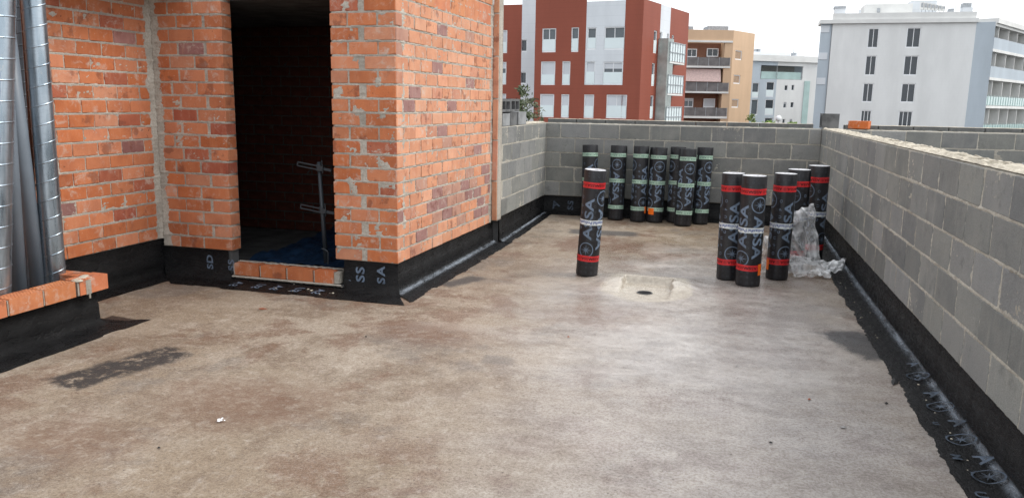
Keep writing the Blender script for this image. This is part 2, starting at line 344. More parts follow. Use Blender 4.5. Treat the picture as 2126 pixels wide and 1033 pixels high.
# ------------------------------------------------------------------ masonry
BRICK_MESH = {}
def piece_mesh(L, Hh, dep, kind):
    L = round(L, 2); k = (L, round(Hh, 3), dep, kind)
    if k not in BRICK_MESH:
        me = bevel_box(kind, L, dep, Hh, .0035 if kind == 'brick' else .004)
        me.materials.append(MB_BRICK if kind == 'brick' else MB_BLOCK); BRICK_MESH[k] = me
    return BRICK_MESH[k]
ORANGES = [(.56, .205, .098), (.53, .185, .082), (.59, .235, .125), (.49, .16, .068), (.57, .22, .11), (.59, .265, .155), (.54, .175, .07)]
REDS = [(.36, .105, .062), (.40, .125, .07)]
PURPLE = [(.30, .15, .135), (.33, .165, .145), (.27, .125, .11)]
def wall(name, loc, rz, rects, pieces, mort, label, cat, thick=.13, res=.014, base=.0046, amp=.0054, kind='brick', bulge=None, dep=None, joint=None, resz=None):
    """mortar body with an uneven front sheet (front is local -Y), each brick or block a child set into it"""
    v = []; f = []
    for (s0, s1, z0, z1) in rects:
        n = max(2, int((s1-s0)/res)); k = max(2, int((z1-z0)/(resz or res))); b0 = len(v)
        for j in range(k+1):
            for i in range(n+1):
                s = s0+(s1-s0)*i/n; z = z0+(z1-z0)*j/k
                y = base + amp*(nz(s*55+loc[0]*7, z*55, loc[1]) + .8*nz(s*17, z*17, 5+loc[0]))
                if bulge: y -= bulge(s, z)
                if joint:
                    zz_ = (z-joint[0]+joint[1]/2) % joint[1] - joint[1]/2
                    y -= joint[2]*max(0, 1-abs(zz_+.004*nz(s*11, z))/.0125)*max(0, .55+1.1*nz(s*26, z*9, 6))
                if i in (0, n) or j in (0, k): y = max(y, .012)
                v.append((s, y, z))
        for j in range(k):
            for i in range(n): a = b0+j*(n+1)+i; f.append([a, a+1, a+n+2, a+n+1])
        # body behind the sheet
        rim = [b0+i for i in range(n+1)] + [b0+j*(n+1)+n for j in range(1, k+1)] + [b0+k*(n+1)+i for i in range(n-1, -1, -1)] + [b0+j*(n+1) for j in range(k-1, 0, -1)]
        q = len(v); v += [(v[i][0], thick, v[i][2]) for i in rim]; m_ = len(rim)
        for i in range(m_): j = (i+1) % m_; f.append([rim[j], rim[i], q+i, q+j])
        f.append([q+i for i in range(m_)][::-1])
    o = mesh(name, v, f, mort, None, True); o.location = loc; o.rotation_euler = (0, 0, rz)
    tag(o, label, cat)
    for (s, z, L, Hh, colr) in pieces:
        c = link(kind, piece_mesh(L, Hh, dep or thick-.004, kind), o)
        c.location = (s+L/2, rnd.uniform(-.0035, .002), z+Hh/2)
        c.rotation_euler = (rnd.uniform(-.012, .012), rnd.uniform(-.008, .008), rnd.uniform(-.006, .006))
        c.color = (*colr, 1)
    return o
def brick_col(s=None, row=None, special=None):
    if special and rnd.random() < special: return rnd.choice(PURPLE)
    x = rnd.random()
    c = rnd.choice(PURPLE) if x < .025 else rnd.choice(REDS) if x < .08 else rnd.choice(ORANGES)
    k = rnd.uniform(.88, 1.1); return tuple(q*k for q in c)
def courses(z0, n, spans, odd_off=.5, L=.2405, J=.0125, z1=None, purple=None):
    """running bond between the span ends; the end pieces are cut"""
    out = []
    for r in range(n):
        z = z0 + r*BP + .008
        for (a, e) in spans:
            s = a - ((L+J)*odd_off if r % 2 else 0) + rnd.uniform(-.006, .006)
            if not r % 2: s = a
            while s < e-.03:
                lo = max(s, a); hi = min(s+L, e)
                if e-hi < .05 and hi < e: hi = min(hi, e)
                if hi-lo > .045: out.append((lo, z, hi-lo, BP-.0165, brick_col(special=purple(lo-a, r) if purple else None)))
                s += L+J+rnd.choice([0, 0, 0, .002, .004])
    return out
# stair house: side wall facing the terrace
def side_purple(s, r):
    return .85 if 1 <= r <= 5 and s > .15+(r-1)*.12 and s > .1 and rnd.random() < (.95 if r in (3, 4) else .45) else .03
SP = [(a, z, L, h, tuple(c[i]*.64+.36*((.80, .50, .34) if c[0] > 2*c[1] else (.36, .24, .22))[i] for i in range(3))) for (a, z, L, h, c) in courses(HBOT, 19, [(.004, 2.47)], .5, purple=side_purple)]   # paled: the daylight on this side is put into the brick colour
zb = HBOT+19*BP+.004; s = .2; row = 0
for row, off in ((0, -.2), (1, 0)):
    s = .004
    while s < 2.46:
        L = min(.395+ (0 if s > .01 or not row else -.2), 2.47-s)
        if L > .06: SP.append((s, zb+row*.212, L, .2, tuple(q*rnd.uniform(.95, 1.1) for q in (.56, .23, .125))))
        s += L+.011
def hside_bulge(s, z):
    d = abs(s-.135-.03*nz(z*6, 1)); q = .011*max(0, 1-d/.045)*(.5+nz(z*9, 4))
    d2 = abs(s-2.478); return max(0, q) + .02*max(0, 1-d2/.03)
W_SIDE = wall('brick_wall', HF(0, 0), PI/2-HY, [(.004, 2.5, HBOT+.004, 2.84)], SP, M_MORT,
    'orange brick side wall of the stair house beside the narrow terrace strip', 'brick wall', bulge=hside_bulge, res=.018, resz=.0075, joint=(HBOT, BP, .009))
# brick pilaster closing its far end
fy = 2.485
P = []
for k in range(6): P.append((.0, HBOT+.035+k*.452, .064, .435, tuple(q*rnd.uniform(.92, 1.08) for q in (.62, .32, .20))))
W_PIL = wall('brick_pilaster', HF(-.012, fy), -HY, [(.0, .066, HBOT+.03, 2.72)], P, M_MORT, 'thin brick pilaster between orange side wall and grey block wall', 'pilaster', thick=.15, res=.02)
# stair house: front wall with the doorway. local x runs from the inner corner (left 2.337) to the outer corner
XL, XR = 2.337-1.609, 2.337-.582
FP = []
for r in range(22):
    z = HBOT+r*BP+.008; h = BP-.0165; j = rnd.uniform(-.008, .008)
    if r % 2 == 0:
        a = [(.03, .15), (.195+j, .243), (.452+j, .728-.452-j)]; c = [(XR, .252), (XR+.252+.058+j, .27-j)]
    else:
        a = [(.035, .232), (.282+j, .248), (.56+j, .728-.56-j)]; c = [(XR, .148), (XR+.162+j, .25), (XR+.425+j, .155-j)]
    for (s_, L) in a: FP.append((s_, z, L, h, brick_col()))
    for (s_, L) in c: FP.append((s_, z, min(L, 2.333-s_), h, brick_col()))
    if z > 2.44:
        s_ = XL+.01
        while s_ < XR-.05: L = min(.2425, XR-.01-s_); FP.append((s_, z, L, h, brick_col())); s_ += .253
def hfront_bulge(s, z):
    q = .022*max(0, 1-s/(.10+.035*nz(z*5, 2)))
    if s > XR: q += .016*max(0, nz(s*9, z*7, 11)-.15)
    return q + .012*max(0, nz(s*6, z*6, 20)-.38)
W_FRONT = wall('brick_wall', HF(2.337, 0), -HY, [(.0, XL-.004, HBOT+.003, 2.75), (XR+.004, 2.33, HBOT+.003, 2.75), (XL, XR, 2.455, 2.75)], FP, M_MORT,
    'orange brick front wall of the stair house with a tall dark doorway', 'brick wall', bulge=hfront_bulge, thick=.14, res=.016, resz=.0075, joint=(HBOT, BP, .009))
# left wall running towards the ducts
LB = .33
LP = courses(LB, 21, [(.0, 3.365)], .5, L=.245)
W_LEFT = wall('brick_wall', HF(2.337, -3.4), PI/2-HY, [(0, 3.52, LB+.002, 2.72)], LP, M_MORT, 'orange brick wall behind the galvanised ducts', 'brick wall', res=.02, resz=.008, joint=(LB, BP, .009),
    bulge=lambda s, z: .03*max(0, 1-max(0, 3.405-s)/(.085+.03*nz(z*5, 7))) + .01*max(0, nz(s*5, z*5, 33)-.4))
# inside of the stair house
IP = [(a, z, L, h, tuple(q*.22 for q in rnd.choice(REDS))) for (a, z, L, h, c) in courses(.05, 21, [(.0, 3.58)], .5)]   # red brick darkened: shade of the unlit room put into its colour
W_IN = wall('brick_wall', HF(3.7, 2.36), -HY, [(0, 3.59, .04, 2.42)], IP, m_mortar('indoor_mortar', (.05, .047, .043, 1), (.09, .082, .075, 1)), 'dim brick wall at the back inside the dark stair house', 'brick wall', res=.03)  # mortar darkened too, with the room's shade in its colour
m_in = plain('indoor_brick_shaded', (.075, .022, .014), .9, .2, var=.35, sc=9)  # red brick with the dimness of the room painted in
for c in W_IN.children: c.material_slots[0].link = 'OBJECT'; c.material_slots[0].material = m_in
bm_ = MB(); bm_.box(-3.85, -3.70, .0, 2.49, -.2, 2.42); bm_.box(-3.70, -2.35, .13, .27, -.2, 2.42)  # inner walls, ceiling and floor: indoor shade put into the concrete colour
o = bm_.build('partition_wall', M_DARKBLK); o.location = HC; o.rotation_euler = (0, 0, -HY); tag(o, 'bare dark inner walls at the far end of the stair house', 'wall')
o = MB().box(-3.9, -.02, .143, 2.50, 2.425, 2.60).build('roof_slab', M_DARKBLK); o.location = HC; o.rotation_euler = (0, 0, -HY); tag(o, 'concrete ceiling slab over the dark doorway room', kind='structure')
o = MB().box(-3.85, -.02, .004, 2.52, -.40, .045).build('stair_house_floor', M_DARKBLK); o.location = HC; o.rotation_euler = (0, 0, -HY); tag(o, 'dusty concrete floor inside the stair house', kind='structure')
o = MB().box(-2.9, -1.93, -1.15, -.02, 2.505, 2.66).build('concrete_canopy', M_CONC); o.location = HC; o.rotation_euler = (0, 0, -HY); tag(o, 'concrete slab edge above the corner of the two brick walls', 'canopy')

# concrete block walls
BL, BH, BD = .40, .190, .2042
def block_courses(z0, n, s0, s1, first=0, z_skip=None):
    out = []
    for r in range(n):
        s = s0 + first - (.205 if r % 2 else 0)
        while s < s1-.02:
            lo = max(s, s0); hi = min(s+BL, s1)
            if hi-lo > .05:
                k = rnd.uniform(.86, 1.1); out.append((lo, z0+r*BD+.007, hi-lo, BH, (k, k, k*rnd.uniform(.97, 1.02))))
            s += BL+.010
    return out
def block_wall(loc, rz, s1, label, first=0, courses_n=5, res=.012, s0=0, bulge=None, z0=BBOT, base=.0042, amp=.0036):
    def vj(s, z):                     # squeezed mortar in the upright joints
        r_ = int((z-z0)/BD); a = s0+.003+first-(.205 if r_ % 2 else 0)-.005; d = (s-a+.205) % .41-.205
        return .0075*max(0, 1-abs(d+.003*nz(z*14, r_))/.013)*max(0, .75+.9*nz(s*7, z*13, 9))
    bulge = vj
    return wall('block_wall', loc, rz, [(s0, s1, z0, z0+courses_n*BD)], block_courses(z0, courses_n, s0+.003, s1-.003, first), M_BMORT, label, 'block wall', thick=.2, res=res, base=base, amp=amp, kind='block', bulge=bulge, dep=.19, resz=.0085, joint=(z0, BD, .010))
W_REAR = block_wall((WC, WB, 0), 0, WA-WC, 'grey concrete block rear wall behind the row of green taped rolls', first=-.03, s0=-.17)
W_LB = block_wall((WC, 8.66, 0), PI/2, WB-8.66-.004, 'pale grey concrete block wall between brick pilaster and rear wall', first=-.15)
W_RIGHT = block_wall((WA, WB+.19, 0), -PI/2, 14.0, 'long grey concrete block wall along the right of the roof', first=-.1, base=.0038, amp=.0036, res=.011)
W_RR = block_wall((WA+.2, WB, 0), 0, 7.5, 'grey concrete block wall of the next terrace beyond the long wall', first=-.02, res=.03)
# brick courses below the blocks, black painted, hidden by the membrane
def footing(loc, rz, s0, s1, ztop, label, y0=.03, y1=.19):
    o = MB().box(s0, s1, y0, y1, -.4, ztop-.002).build('wall_footing', M_DARKBLK); o.location = loc; o.rotation_euler = (0, 0, rz)
    return tag(o, label, 'footing')
footing((WC, WB, 0), 0, -.17, WA-WC+.1, BBOT, 'dark footing under the rear block wall')
footing((WC, 8.66, 0), PI/2, 0, 2.34, BBOT, 'dark footing under the pale block wall')
footing((WA, WB, 0), -PI/2, 0, 13.8, BBOT, 'dark footing under the long right block wall', y0=.062)
footing((WA+.2, WB, 0), 0, 0.01, 7.5, BBOT, 'dark footing under the block wall of the next terrace')
footing(HF(0, 0), PI/2-HY, .04, 2.6, HBOT, 'dark footing under the brick side wall', y1=.125)
footing(HF(2.337, 0), -HY, 0, XL-.03, HBOT, 'dark footing under the brick pier beside the inner corner', y1=.135)
footing(HF(2.337, 0), -HY, XR+.09, 2.29, HBOT, 'dark footing under the outer brick pier', y1=.135)
footing(HF(2.337, -3.4), PI/2-HY, 0, 3.5, LB, 'dark footing under the brick wall behind the ducts', y1=.125)

# mortar mess on the tops of the walls, coping slips
def top_mess(name, loc, rz, s0, s1, y0, y1, z, label, amp=.014, m=M_CREAM, res=.03, hol=True):
    n = int((s1-s0)/res); k = max(3, int((y1-y0)/.016)); v = []; f = []
    for i in range(n+1):
        for j in range(k+1):
            s = s0+(s1-s0)*i/n; y = y0+(y1-y0)*j/k
            e = min(1, min(y-y0, y1-y)/.02+.12)
            h = .004+amp*e*(.55+nz(s*21, y*21, 2)+.6*nz(s*60, y*60)+.5*nz(s*4, y*3, 8))
            if hol and nz(s*1.3, 9.5) > .05+.0*s:              # open cores where the mortar was never filled
                cxx = (s % .2)-.1
                if abs(cxx) < .065 and .045 < y-y0 < (y1-y0)-.045: h = -.05
            v.append((s, y, z+max(h, -.05)))
    for i in range(n):
        for j in range(k): a = i*(k+1)+j; f.append([a, a+k+1, a+k+2, a+1])
    o = mesh(name, v, f, m, None, False); o.location = loc; o.rotation_euler = (0, 0, rz); return o
zt = BBOT+5*BD
o = top_mess('mortar_bed', (WA, WB+.19, 0), -PI/2, .12, 13.9, .004, .196, zt, ''); tag(o, 'crumbly cream mortar left on top of the long right block wall', 'mortar')
def coping(loc, s1, label):
    e = empty('wall_coping', loc); tag(e, label, 'coping')
    me = bevel_box('coping_slip', .40, .11, .05, .004); me.materials.append(plain('dark_slip', (.12, .122, .12), .9, .2, var=.3, sc=7, bump=.4))
    s = 0
    while s < s1-.05:
        c = link('coping_slip', me, e); c.location = (min(s+.2, s1-.2), .095+rnd.uniform(-.004, .004), zt+.03+rnd.uniform(-.003, .003)); c.rotation_euler = (0, 0, rnd.uniform(-.006, .006)); c.color = (1, 1, 1, 1)
        s += .409
    q = top_mess('mortar_layer', (0, 0, 0), 0, .0, s1, .006, .2, zt-.004, '', .006, M_BMORT, .04, False); q.parent = e
    q = top_mess('mortar_topping', (0, 0, 0), 0, .0, s1, .1, .2, zt+.052, '', .006, M_CREAM, .04, False); q.parent = e
coping((WC, WB+.004, 0), WA-WC-.1, 'thin dark coping slips along the top of the rear block wall')
coping((WA+.28, WB+.004, 0), 7.2, 'thin dark coping slips along the wall of the next terrace')
o = top_mess('mortar_bed', (WC, 9.85, 0), PI/2, .0, 1.14, .004, .19, zt, '', .016); tag(o, 'uneven mortar on top of the pale block wall near the rear corner', 'mortar')
# loose blocks standing on the walls
def hollow_block(name, loc, rz, L, D, Hh, m, label, holes_end=False):
    """block with two open cores, cores along X"""
    e = MB(); t_ = .028
    e.box(-L/2, L/2, -D/2, -D/2+t_, 0, Hh); e.box(-L/2, L/2, D/2-t_, D/2, 0, Hh); e.box(-L/2, L/2, -D/2+t_, D/2-t_, 0, t_); e.box(-L/2, L/2, -D/2+t_, D/2-t_, Hh-t_, Hh)
    e.box(-L/2, L/2, -.013, .013, t_, Hh-t_); e.box(-.01, .01, -D/2+t_, -.013, t_, Hh-t_); e.box(-.01, .01, .013, D/2-t_, t_, Hh-t_)
    o = e.build(name, m); o.location = loc; o.rotation_euler = (0, 0, rz); return tag(o, label, 'block')
M_LOOSE = plain('loose_block', (.25, .257, .26), .95, .15, var=.22, sc=6, bump=.5)
M_LOOSED = plain('loose_block_dark', (.125, .127, .128), .95, .15, var=.35, sc=6, bump=.5)
hollow_block('concrete_block', (1.345, WB+.10, zt+.012), R(3), .205, .19, .185, M_LOOSED, 'single dark grey block standing on the corner of the two block walls')
hollow_block('concrete_block', (WC-.10, 9.62, zt+.006), R(90), .40, .19, .152, M_LOOSE, 'light grey block on the pale wall, next to the rear corner')
hollow_block('concrete_block', (WC-.10, 9.19, zt+.006), R(90), .30, .19, .15, M_LOOSED, 'dark hollow block with open slots on the pale wall')
hollow_block('concrete_block', (WC-.10, 8.86, zt+.006), R(90), .32, .19, .14, M_LOOSE, 'light grey block on the pale wall, touching the brick pilaster')
hollow_block('concrete_block', (WC-.11, 9.30, zt+.163), R(0), .19, .40, .15, M_LOOSED, 'dark block with two open cores laid across the loose blocks')
hollow_block('concrete_block', (WC-.11, 8.87, zt+.163), R(0), .19, .42, .145, M_LOOSED, 'dark block laid on the loose blocks beside the brick pilaster')
# brick left on the far wall
e = link('brick', bevel_box('brick_loose', .245, .14, .10, .004), None, MB_BRICK); e.color = (.52, .14, .04, 1)
e.location = (1.685, WB+.045, zt+.062); e.rotation_euler = (0, 0, R(-24)); e.name = 'loose_brick'; tag(e, 'single orange brick lying on top of the far block wall', 'brick')

# ------------------------------------------------------------------ low shaft kerb with perforated bricks, on the left
def perf_mesh(L, D, Hh, nx, ny):
    """perforated brick: rows of real holes in its top"""
    v = []; f = []
    xs = [-L/2]; ys = [-D/2]
    for i in range(nx): c = -L/2+L*(i+.5)/nx; w_ = L/nx*.30; xs += [c-w_, c+w_]
    for i in range(ny): c = -D/2+D*(i+.5)/ny; w_ = D/ny*.27; ys += [c-w_, c+w_]
    xs.append(L/2); ys.append(D/2); n = len(xs)
    v = [(x, y, Hh) for y in ys for x in xs]
    for j in range(len(ys)-1):
        for i in range(n-1):
            q = [j*n+i, j*n+i+1, (j+1)*n+i+1, (j+1)*n+i]
            if i % 2 and j % 2:
                b0 = len(v); v += [(v[k][0], v[k][1], Hh-.05) for k in q]
                for k in range(4): f.append([q[k], q[(k+1) % 4], b0+(k+1) % 4, b0+k])
                f.append([b0, b0+1, b0+2, b0+3])
            else: f.append(q)
    b0 = len(v); x0, x1, y0, y1 = -L/2, L/2, -D/2, D/2
    v += [(x0, y0, Hh), (x1, y0, Hh), (x1, y1, Hh), (x0, y1, Hh), (x0, y0, 0), (x1, y0, 0), (x1, y1, 0), (x0, y1, 0)]
    for q in ((0, 4, 5, 1), (1, 5, 6, 2), (2, 6, 7, 3), (3, 7, 4, 0), (4, 7, 6, 5)): f.append([b0+i for i in q])
    me = bpy.data.meshes.new('brick'); me.from_pydata(v, [], f); me.update(); me.materials.append(MB_BRICK); return me
PM = perf_mesh(.245, .125, .105, 11, 4)
PMS = perf_mesh(.14, .125, .105, 6, 4)
KZ = .262
kb = MB().box(-1.80, -1.62, -4.2, -1.56, -.4, KZ-.002); kb.box(-2.32, -1.801, -1.74, -1.56, -.4, KZ-.002)
k = kb.build('shaft_kerb', M_DARKBLK); k.location = HC; k.rotation_euler = (0, 0, -HY); tag(k, 'low kerb round the duct shaft, capped with perforated orange bricks', 'kerb')
y = -1.505-.1225
for i in range(10):
    c = link('brick', PM, k); c.location = (-1.553-.0625+rnd.uniform(-.003, .003), y-(.02 if i else 0), KZ+rnd.uniform(0, .004)); c.rotation_euler = (rnd.uniform(-.01, .01), rnd.uniform(-.01, .01), PI/2+rnd.uniform(-.012, .012))
    c.color = (*[q*rnd.uniform(.97, 1.1) for q in (.55, .19, .085)], 1); y -= .262
for i in range(3):
    c = link('brick', PM, k); c.location = (-1.69-.125-.258*i, -1.515-.0625, KZ+rnd.uniform(0, .003)); c.rotation_euler = (0, 0, rnd.uniform(-.01, .01)); c.color = (.5, .165, .07, 1)
mo = MB()
for i, yy in enumerate((-1.755, -2.030, -2.292, -2.554, -2.816)): mo.box(-1.668, -1.557, yy-.009, yy+.006, KZ+.004, KZ+.098+.004*(i % 2))
mo.box(-1.695, -1.672, -1.63, -1.51, KZ, KZ+.103)
q = mo.build('mortar_joint', M_MORT, k)
sp = MB()
def blob(mb, c, r, n=9, k=5, fl=.4, sd=0):
    b0 = len(mb.v)
    for j in range(k):
        t_ = PI/2*j/(k-1)
        for i in range(n):
            a = 2*PI*i/n; rr = r*math.cos(t_)*(1+.35*nz(math.cos(a)*2+sd, math.sin(a)*2, t_)); mb.v.append(Vector(c)+Vector((rr*math.cos(a), rr*math.sin(a), r*fl*math.sin(t_)+.0)))
    for j in range(k-1):
        for i in range(n): h = (i+1) % n; mb.f.append([b0+j*n+i, b0+j*n+h, b0+(j+1)*n+h, b0+(j+1)*n+i])
for i in range(16): blob(sp, (-1.60+rnd.uniform(-.055, .04), -1.66+rnd.uniform(-.09, .06), KZ+.103), rnd.uniform(.012, .035), sd=i, fl=.35)
sp.build('mortar_splash', M_CREAM, k, True)
sp = MB(); sp.box(-1.5525, -1.5485, -1.70, -1.655, KZ+.0, KZ+.1); sp.box(-1.5525, -1.546, -1.68, -1.668, KZ-.03, KZ+.04); sp.build('mortar_smear', M_MORT, k)

# ------------------------------------------------------------------ bitumen upstands
def flashing(name, loc, rz, s0, s1, ztop, label, m0=0, m1=0, flap=.19, top_f=None, res=.03, lift=.006, step=.0, rec=.012, crease=.02, ragged=.02, bloom=True, off=0):
    o0 = Vector(loc); rot = Matrix.Rotation(rz, 3, 'Z'); n = int((s1-s0)/res)
    c_ = crease; r_ = rec; lap = min(.17, ztop*.62)
    def prof(zt_):
        k = lap if zt_ > .12 else zt_*.6
        return [(-r_, zt_), (-r_+.001, k+.006), (-r_+.006, k), (-r_+.007, min(.09, k*.8)), (max(-r_+.008, c_-.035), min(.05, k*.6)), (c_-.012, .022), (c_+.004, .010), (c_+.03, .004), (c_+(flap-c_)*.45, .003), (c_+(flap-c_)*.75, .002), (flap, .0)]
    v = []; K = None
    for i in range(n+1):
        t_ = i/n; zt_ = top_f(s0+(s1-s0)*t_) if top_f else ztop
        pr = prof(zt_); K = len(pr)
        for j, (out, z) in enumerate(pr):
            sA = s0+m0*out; sB = s1+m1*out; s_ = sA+(sB-sA)*t_
            if j == K-1: out += ragged*(nz(s_*5, off)+.5*nz(s_*23, off+3)+.9*max(0, nz(s_*70, off))*max(0, nz(s_*6, off+20)+.3)) + (.0 if nz(s_*2.2, off+9) < .3 else -.02)
            elif j >= 3: out += .004*nz(s_*14, j*.7, off)
            else: out += .003*nz(s_*9, j, off)
            if out < 0: out = out if step == 0 else out+step
            w_ = rot @ Vector((s_, -out, 0)) + o0
            zz = z + lift*(1 if j >= 5 else 0)
            if j >= 5: zz += floor_z(w_.x, w_.y) + .0035*abs(nz(s_*24, j*1.3, off)) + (.003*nz(s_*60, j, off) if j < K-1 else -.005)
            v.append((s_, -out, zz))
    f = [[i*K+j, i*K+j+1, (i+1)*K+j+1, (i+1)*K+j] for i in range(n) for j in range(K-1)]
    f = [q[::-1] for q in f]
    o = mesh(name, v, f, M_BIT, None, True); o.location = loc; o.rotation_euler = (0, 0, rz); tag(o, label, 'roofing membrane')
    if bloom:
        bv = []; bf = []; R_ = 6
        for i in range(n+1):
            for j in range(R_):
                q = 4.1+j*.66; k0 = int(q); fr_ = q-k0; p0 = Vector(v[i*K+k0]); p1 = Vector(v[i*K+k0+1]); p = p0.lerp(p1, fr_)
                bv.append((p.x, p.y-.0014, p.z+.0022))
        for i in range(n):
            for j in range(R_-1): bf.append([i*R_+j, (i+1)*R_+j, (i+1)*R_+j+1, i*R_+j+1])
        q = mesh('lime_deposit', bv, bf, M_BLOOM, o, True); uv = q.data.uv_layers.new(name='across')
        for lp in q.data.loops: uv.data[lp.index].uv = (0, (lp.vertex_index % R_)/(R_-1))
    return o
FL_RIGHT = flashing('bitumen_flashing', (WA, WB, 0), -PI/2, .0, 13.5, BBOT, 'black bitumen membrane along the foot of the long right wall', m0=1, flap=.155, res=.009, off=1, ragged=.026, rec=.055, crease=-.04)
FL_REAR = flashing('bitumen_flashing', (WC, WB, 0), 0, 0, WA-WC, BBOT, 'black bitumen membrane at the foot of the rear wall', m0=1, m1=-1, flap=.12, lift=.0085, off=2, bloom=False)
flashing('bitumen_flashing', (WC-.002, 8.64, 0), PI/2, 0, WB-8.64, BBOT, 'black bitumen membrane under the pale block wall', m1=-1, flap=.13, lift=.0075, off=3)
flashing('bitumen_flashing', HF(0, 0), PI/2-HY, 0, 2.61, HBOT, 'black bitumen membrane under the brick side wall', m0=-1, flap=.2, off=4, res=.012, ragged=.022)
def ftop(s_): return HBOT if s_ < XL-.03 or s_ > XR+.07 else .052
FL_FRONT = flashing('bitumen_flashing', HF(2.337, 0), -HY, 0, 2.337, HBOT, 'black bitumen membrane printed with grey letters below the doorway', m0=1, m1=.62, flap=.31, top_f=ftop, res=.016, lift=.0085, off=5, bloom=False, ragged=.014, crease=.085)
FL_NICHE = flashing('bitumen_flashing', HF(2.337, -1.56), PI/2-HY, 0, 1.56, LB, 'black bitumen membrane under the brick wall in the corner niche', m0=1, m1=-1, flap=.22, off=6, lift=.0065, bloom=False, ragged=.01)
flashing('bitumen_flashing', HF(1.60, -4.2), PI/2-HY, 0, 2.66, KZ, 'black bitumen membrane on the low duct shaft kerb', m1=1, flap=.23, off=7, bloom=False, ragged=.01)
flashing('bitumen_flashing', HF(1.60, -1.54), PI-HY, 0, .737, KZ, 'black bitumen membrane on the far end of the duct shaft kerb', m0=-1, m1=-1, flap=.12, off=8, lift=.009, bloom=False)

# ------------------------------------------------------------------ door sill
sz = empty('door_sill', HF(1.045, -.03, .055), -HY); tag(sz, 'row of four orange bricks forming the sill of the dark doorway', 'sill')
x = -.525
for i, L in enumerate((.245, .245, .245, .18)):
    c = link('brick', PM, sz); c.scale = (L/.245, 1, 1.02); c.location = (x+L/2, .0625, rnd.uniform(0, .004)); c.rotation_euler = (0, rnd.uniform(-.012, .012), rnd.uniform(-.01, .01)); c.color = (*[q*rnd.uniform(.92, 1.1) for q in (.52, .16, .065)], 1)
    x += L+.022
mo = MB(); 
for xx in (-.542, -.274, -.007, .260, .458): mo.box(xx+.001, xx+(.02 if xx < .4 else .05), .008, .115, .002, .098)
n = 90; v = []; f = []
for i in range(n+1):
    s_ = -.55+1.08*i/n; a = .004*nz(s_*40, 1); b_ = .007*nz(s_*33, 4)
    v += [(s_, .0, -.002), (s_, -.013+a, -.010+b_), (s_, .006, -.026+b_), (s_, .06, -.02)]
for i in range(n):
    for j in range(3): f.append([i*4+j, i*4+j+1, i*4+5+j, i*4+4+j][::-1])
mesh('mortar_bed', v, f, M_MORT, sz, True)
mo.build('mortar_joint', M_MORT, sz)
v = []; f = []
for i in range(n+1):
    s_ = -.545+1.06*i/n; b_ = .006*nz(s_*30, 7)
    v += [(s_, .075+.03*nz(s_*12, 3), .112+b_), (s_, .11, .118+b_), (s_, .17, .03)]
for i in range(n):
    for j in range(2): f.append([i*3+j, i*3+j+1, i*3+4+j, i*3+3+j][::-1])
mesh('mortar_fillet', v, f, M_MORT, sz, True)

sp = MB()
for i in range(13):
    s_ = rnd.gauss(1.45, .22); d_ = rnd.uniform(.05, .27); blob(sp, (s_, -d_, floor_z(-3, 6)+(.012 if d_ > .09 else .03)), rnd.uniform(.004, .016), 7, 4, .45, i)
sp.build('mortar_droppings', M_CREAM, FL_FRONT, True)['kind'] = 'stuff'
sp = MB()
for i in range(40): s_ = rnd.uniform(.3, 9.5); d_ = rnd.uniform(.0, .13); blob(sp, (s_, -d_, .012+floor_z(1.2, WB-s_)), rnd.uniform(.003, .009), 6, 3, .5, i)
sp.build('mortar_droppings', M_CREAM, FL_RIGHT, True)['kind'] = 'stuff'

# ------------------------------------------------------------------ ducts and pipes in the shaft
def spiral_duct(name, a, c, r, label, pitch=.115, m=None, grp=None):
    a = Vector(a); c = Vector(c); L = (c-a).length; q = (c-a).to_track_quat('Z', 'Y')
    e = empty(name, a); e.rotation_mode = 'QUATERNION'; e.rotation_quaternion = q; tag(e, label, 'duct')
    mb = MB(); n = 36; k = int(L/.25)
    for j in range(k+1):
        for i in range(n): t_ = 2*PI*i/n; mb.v.append(Vector((r*math.cos(t_), r*math.sin(t_), L*j/k)))
    for j in range(k):
        for i in range(n): h = (i+1) % n; mb.f.append([j*n+i, j*n+h, (j+1)*n+h, (j+1)*n+i])
    mb.build('pipe_wall', m or M_STEEL, e, True)
    # lock seam winding round it
    v = []; f = []; st = 30; T = int(L/pitch*st)
    for i in range(T+1):
        t_ = 2*PI*i/st; z = pitch*i/st
        for (dr_, dz) in ((0, -.006), (.0032, -.003), (.0032, .003), (0, .006)): v.append(((r+dr_-.0004)*math.cos(t_), (r+dr_-.0004)*math.sin(t_), z+dz))
    for i in range(T):
        for j in range(3): f.append([i*4+j, i*4+4+j, i*4+5+j, i*4+j+1])
    mesh('spiral_seam', v, f, m or M_STEEL, e, True)
    return e
def shaft_axis(p0, p1, left, zlo=-.05, zhi=3.2, l1=None):
    A = on_side(*p0, left); B_ = on_side(*p1, l1 if l1 else left); d = (B_-A)
    return A+d*((zlo-A.z)/d.z), A+d*((zhi-A.z)/d.z)
spiral_duct('spiral_duct', *shaft_axis((113, 560), (68.5, 0), 1.90), .071, 'leaning galvanised spiral duct in front of the brick wall', .128)
spiral_duct('spiral_duct', *shaft_axis((-26, 560), (-17, 0), 1.82), .130, 'thick upright galvanised spiral duct rising from the shaft kerb', .13)
spiral_duct('spiral_duct', *shaft_axis((63, 560), (38, 0), 2.12), .036, 'thin dark spiral duct squeezed between the grey plastic pipes', .085, plain('dark_duct', (.10, .11, .125), .4, .5, .5))
def pipe(name, a, c, r, m, label, cat):
    o = MB().tube((0, 0, 0), (0, 0, (Vector(c)-Vector(a)).length), r, n=28).build(name, m, None, True); 
    o.data.polygons[-1].use_smooth = False
    o.location = a; o.rotation_mode = 'QUATERNION'; o.rotation_quaternion = (Vector(c)-Vector(a)).to_track_quat('Z', 'Y'); return tag(o, label, cat)
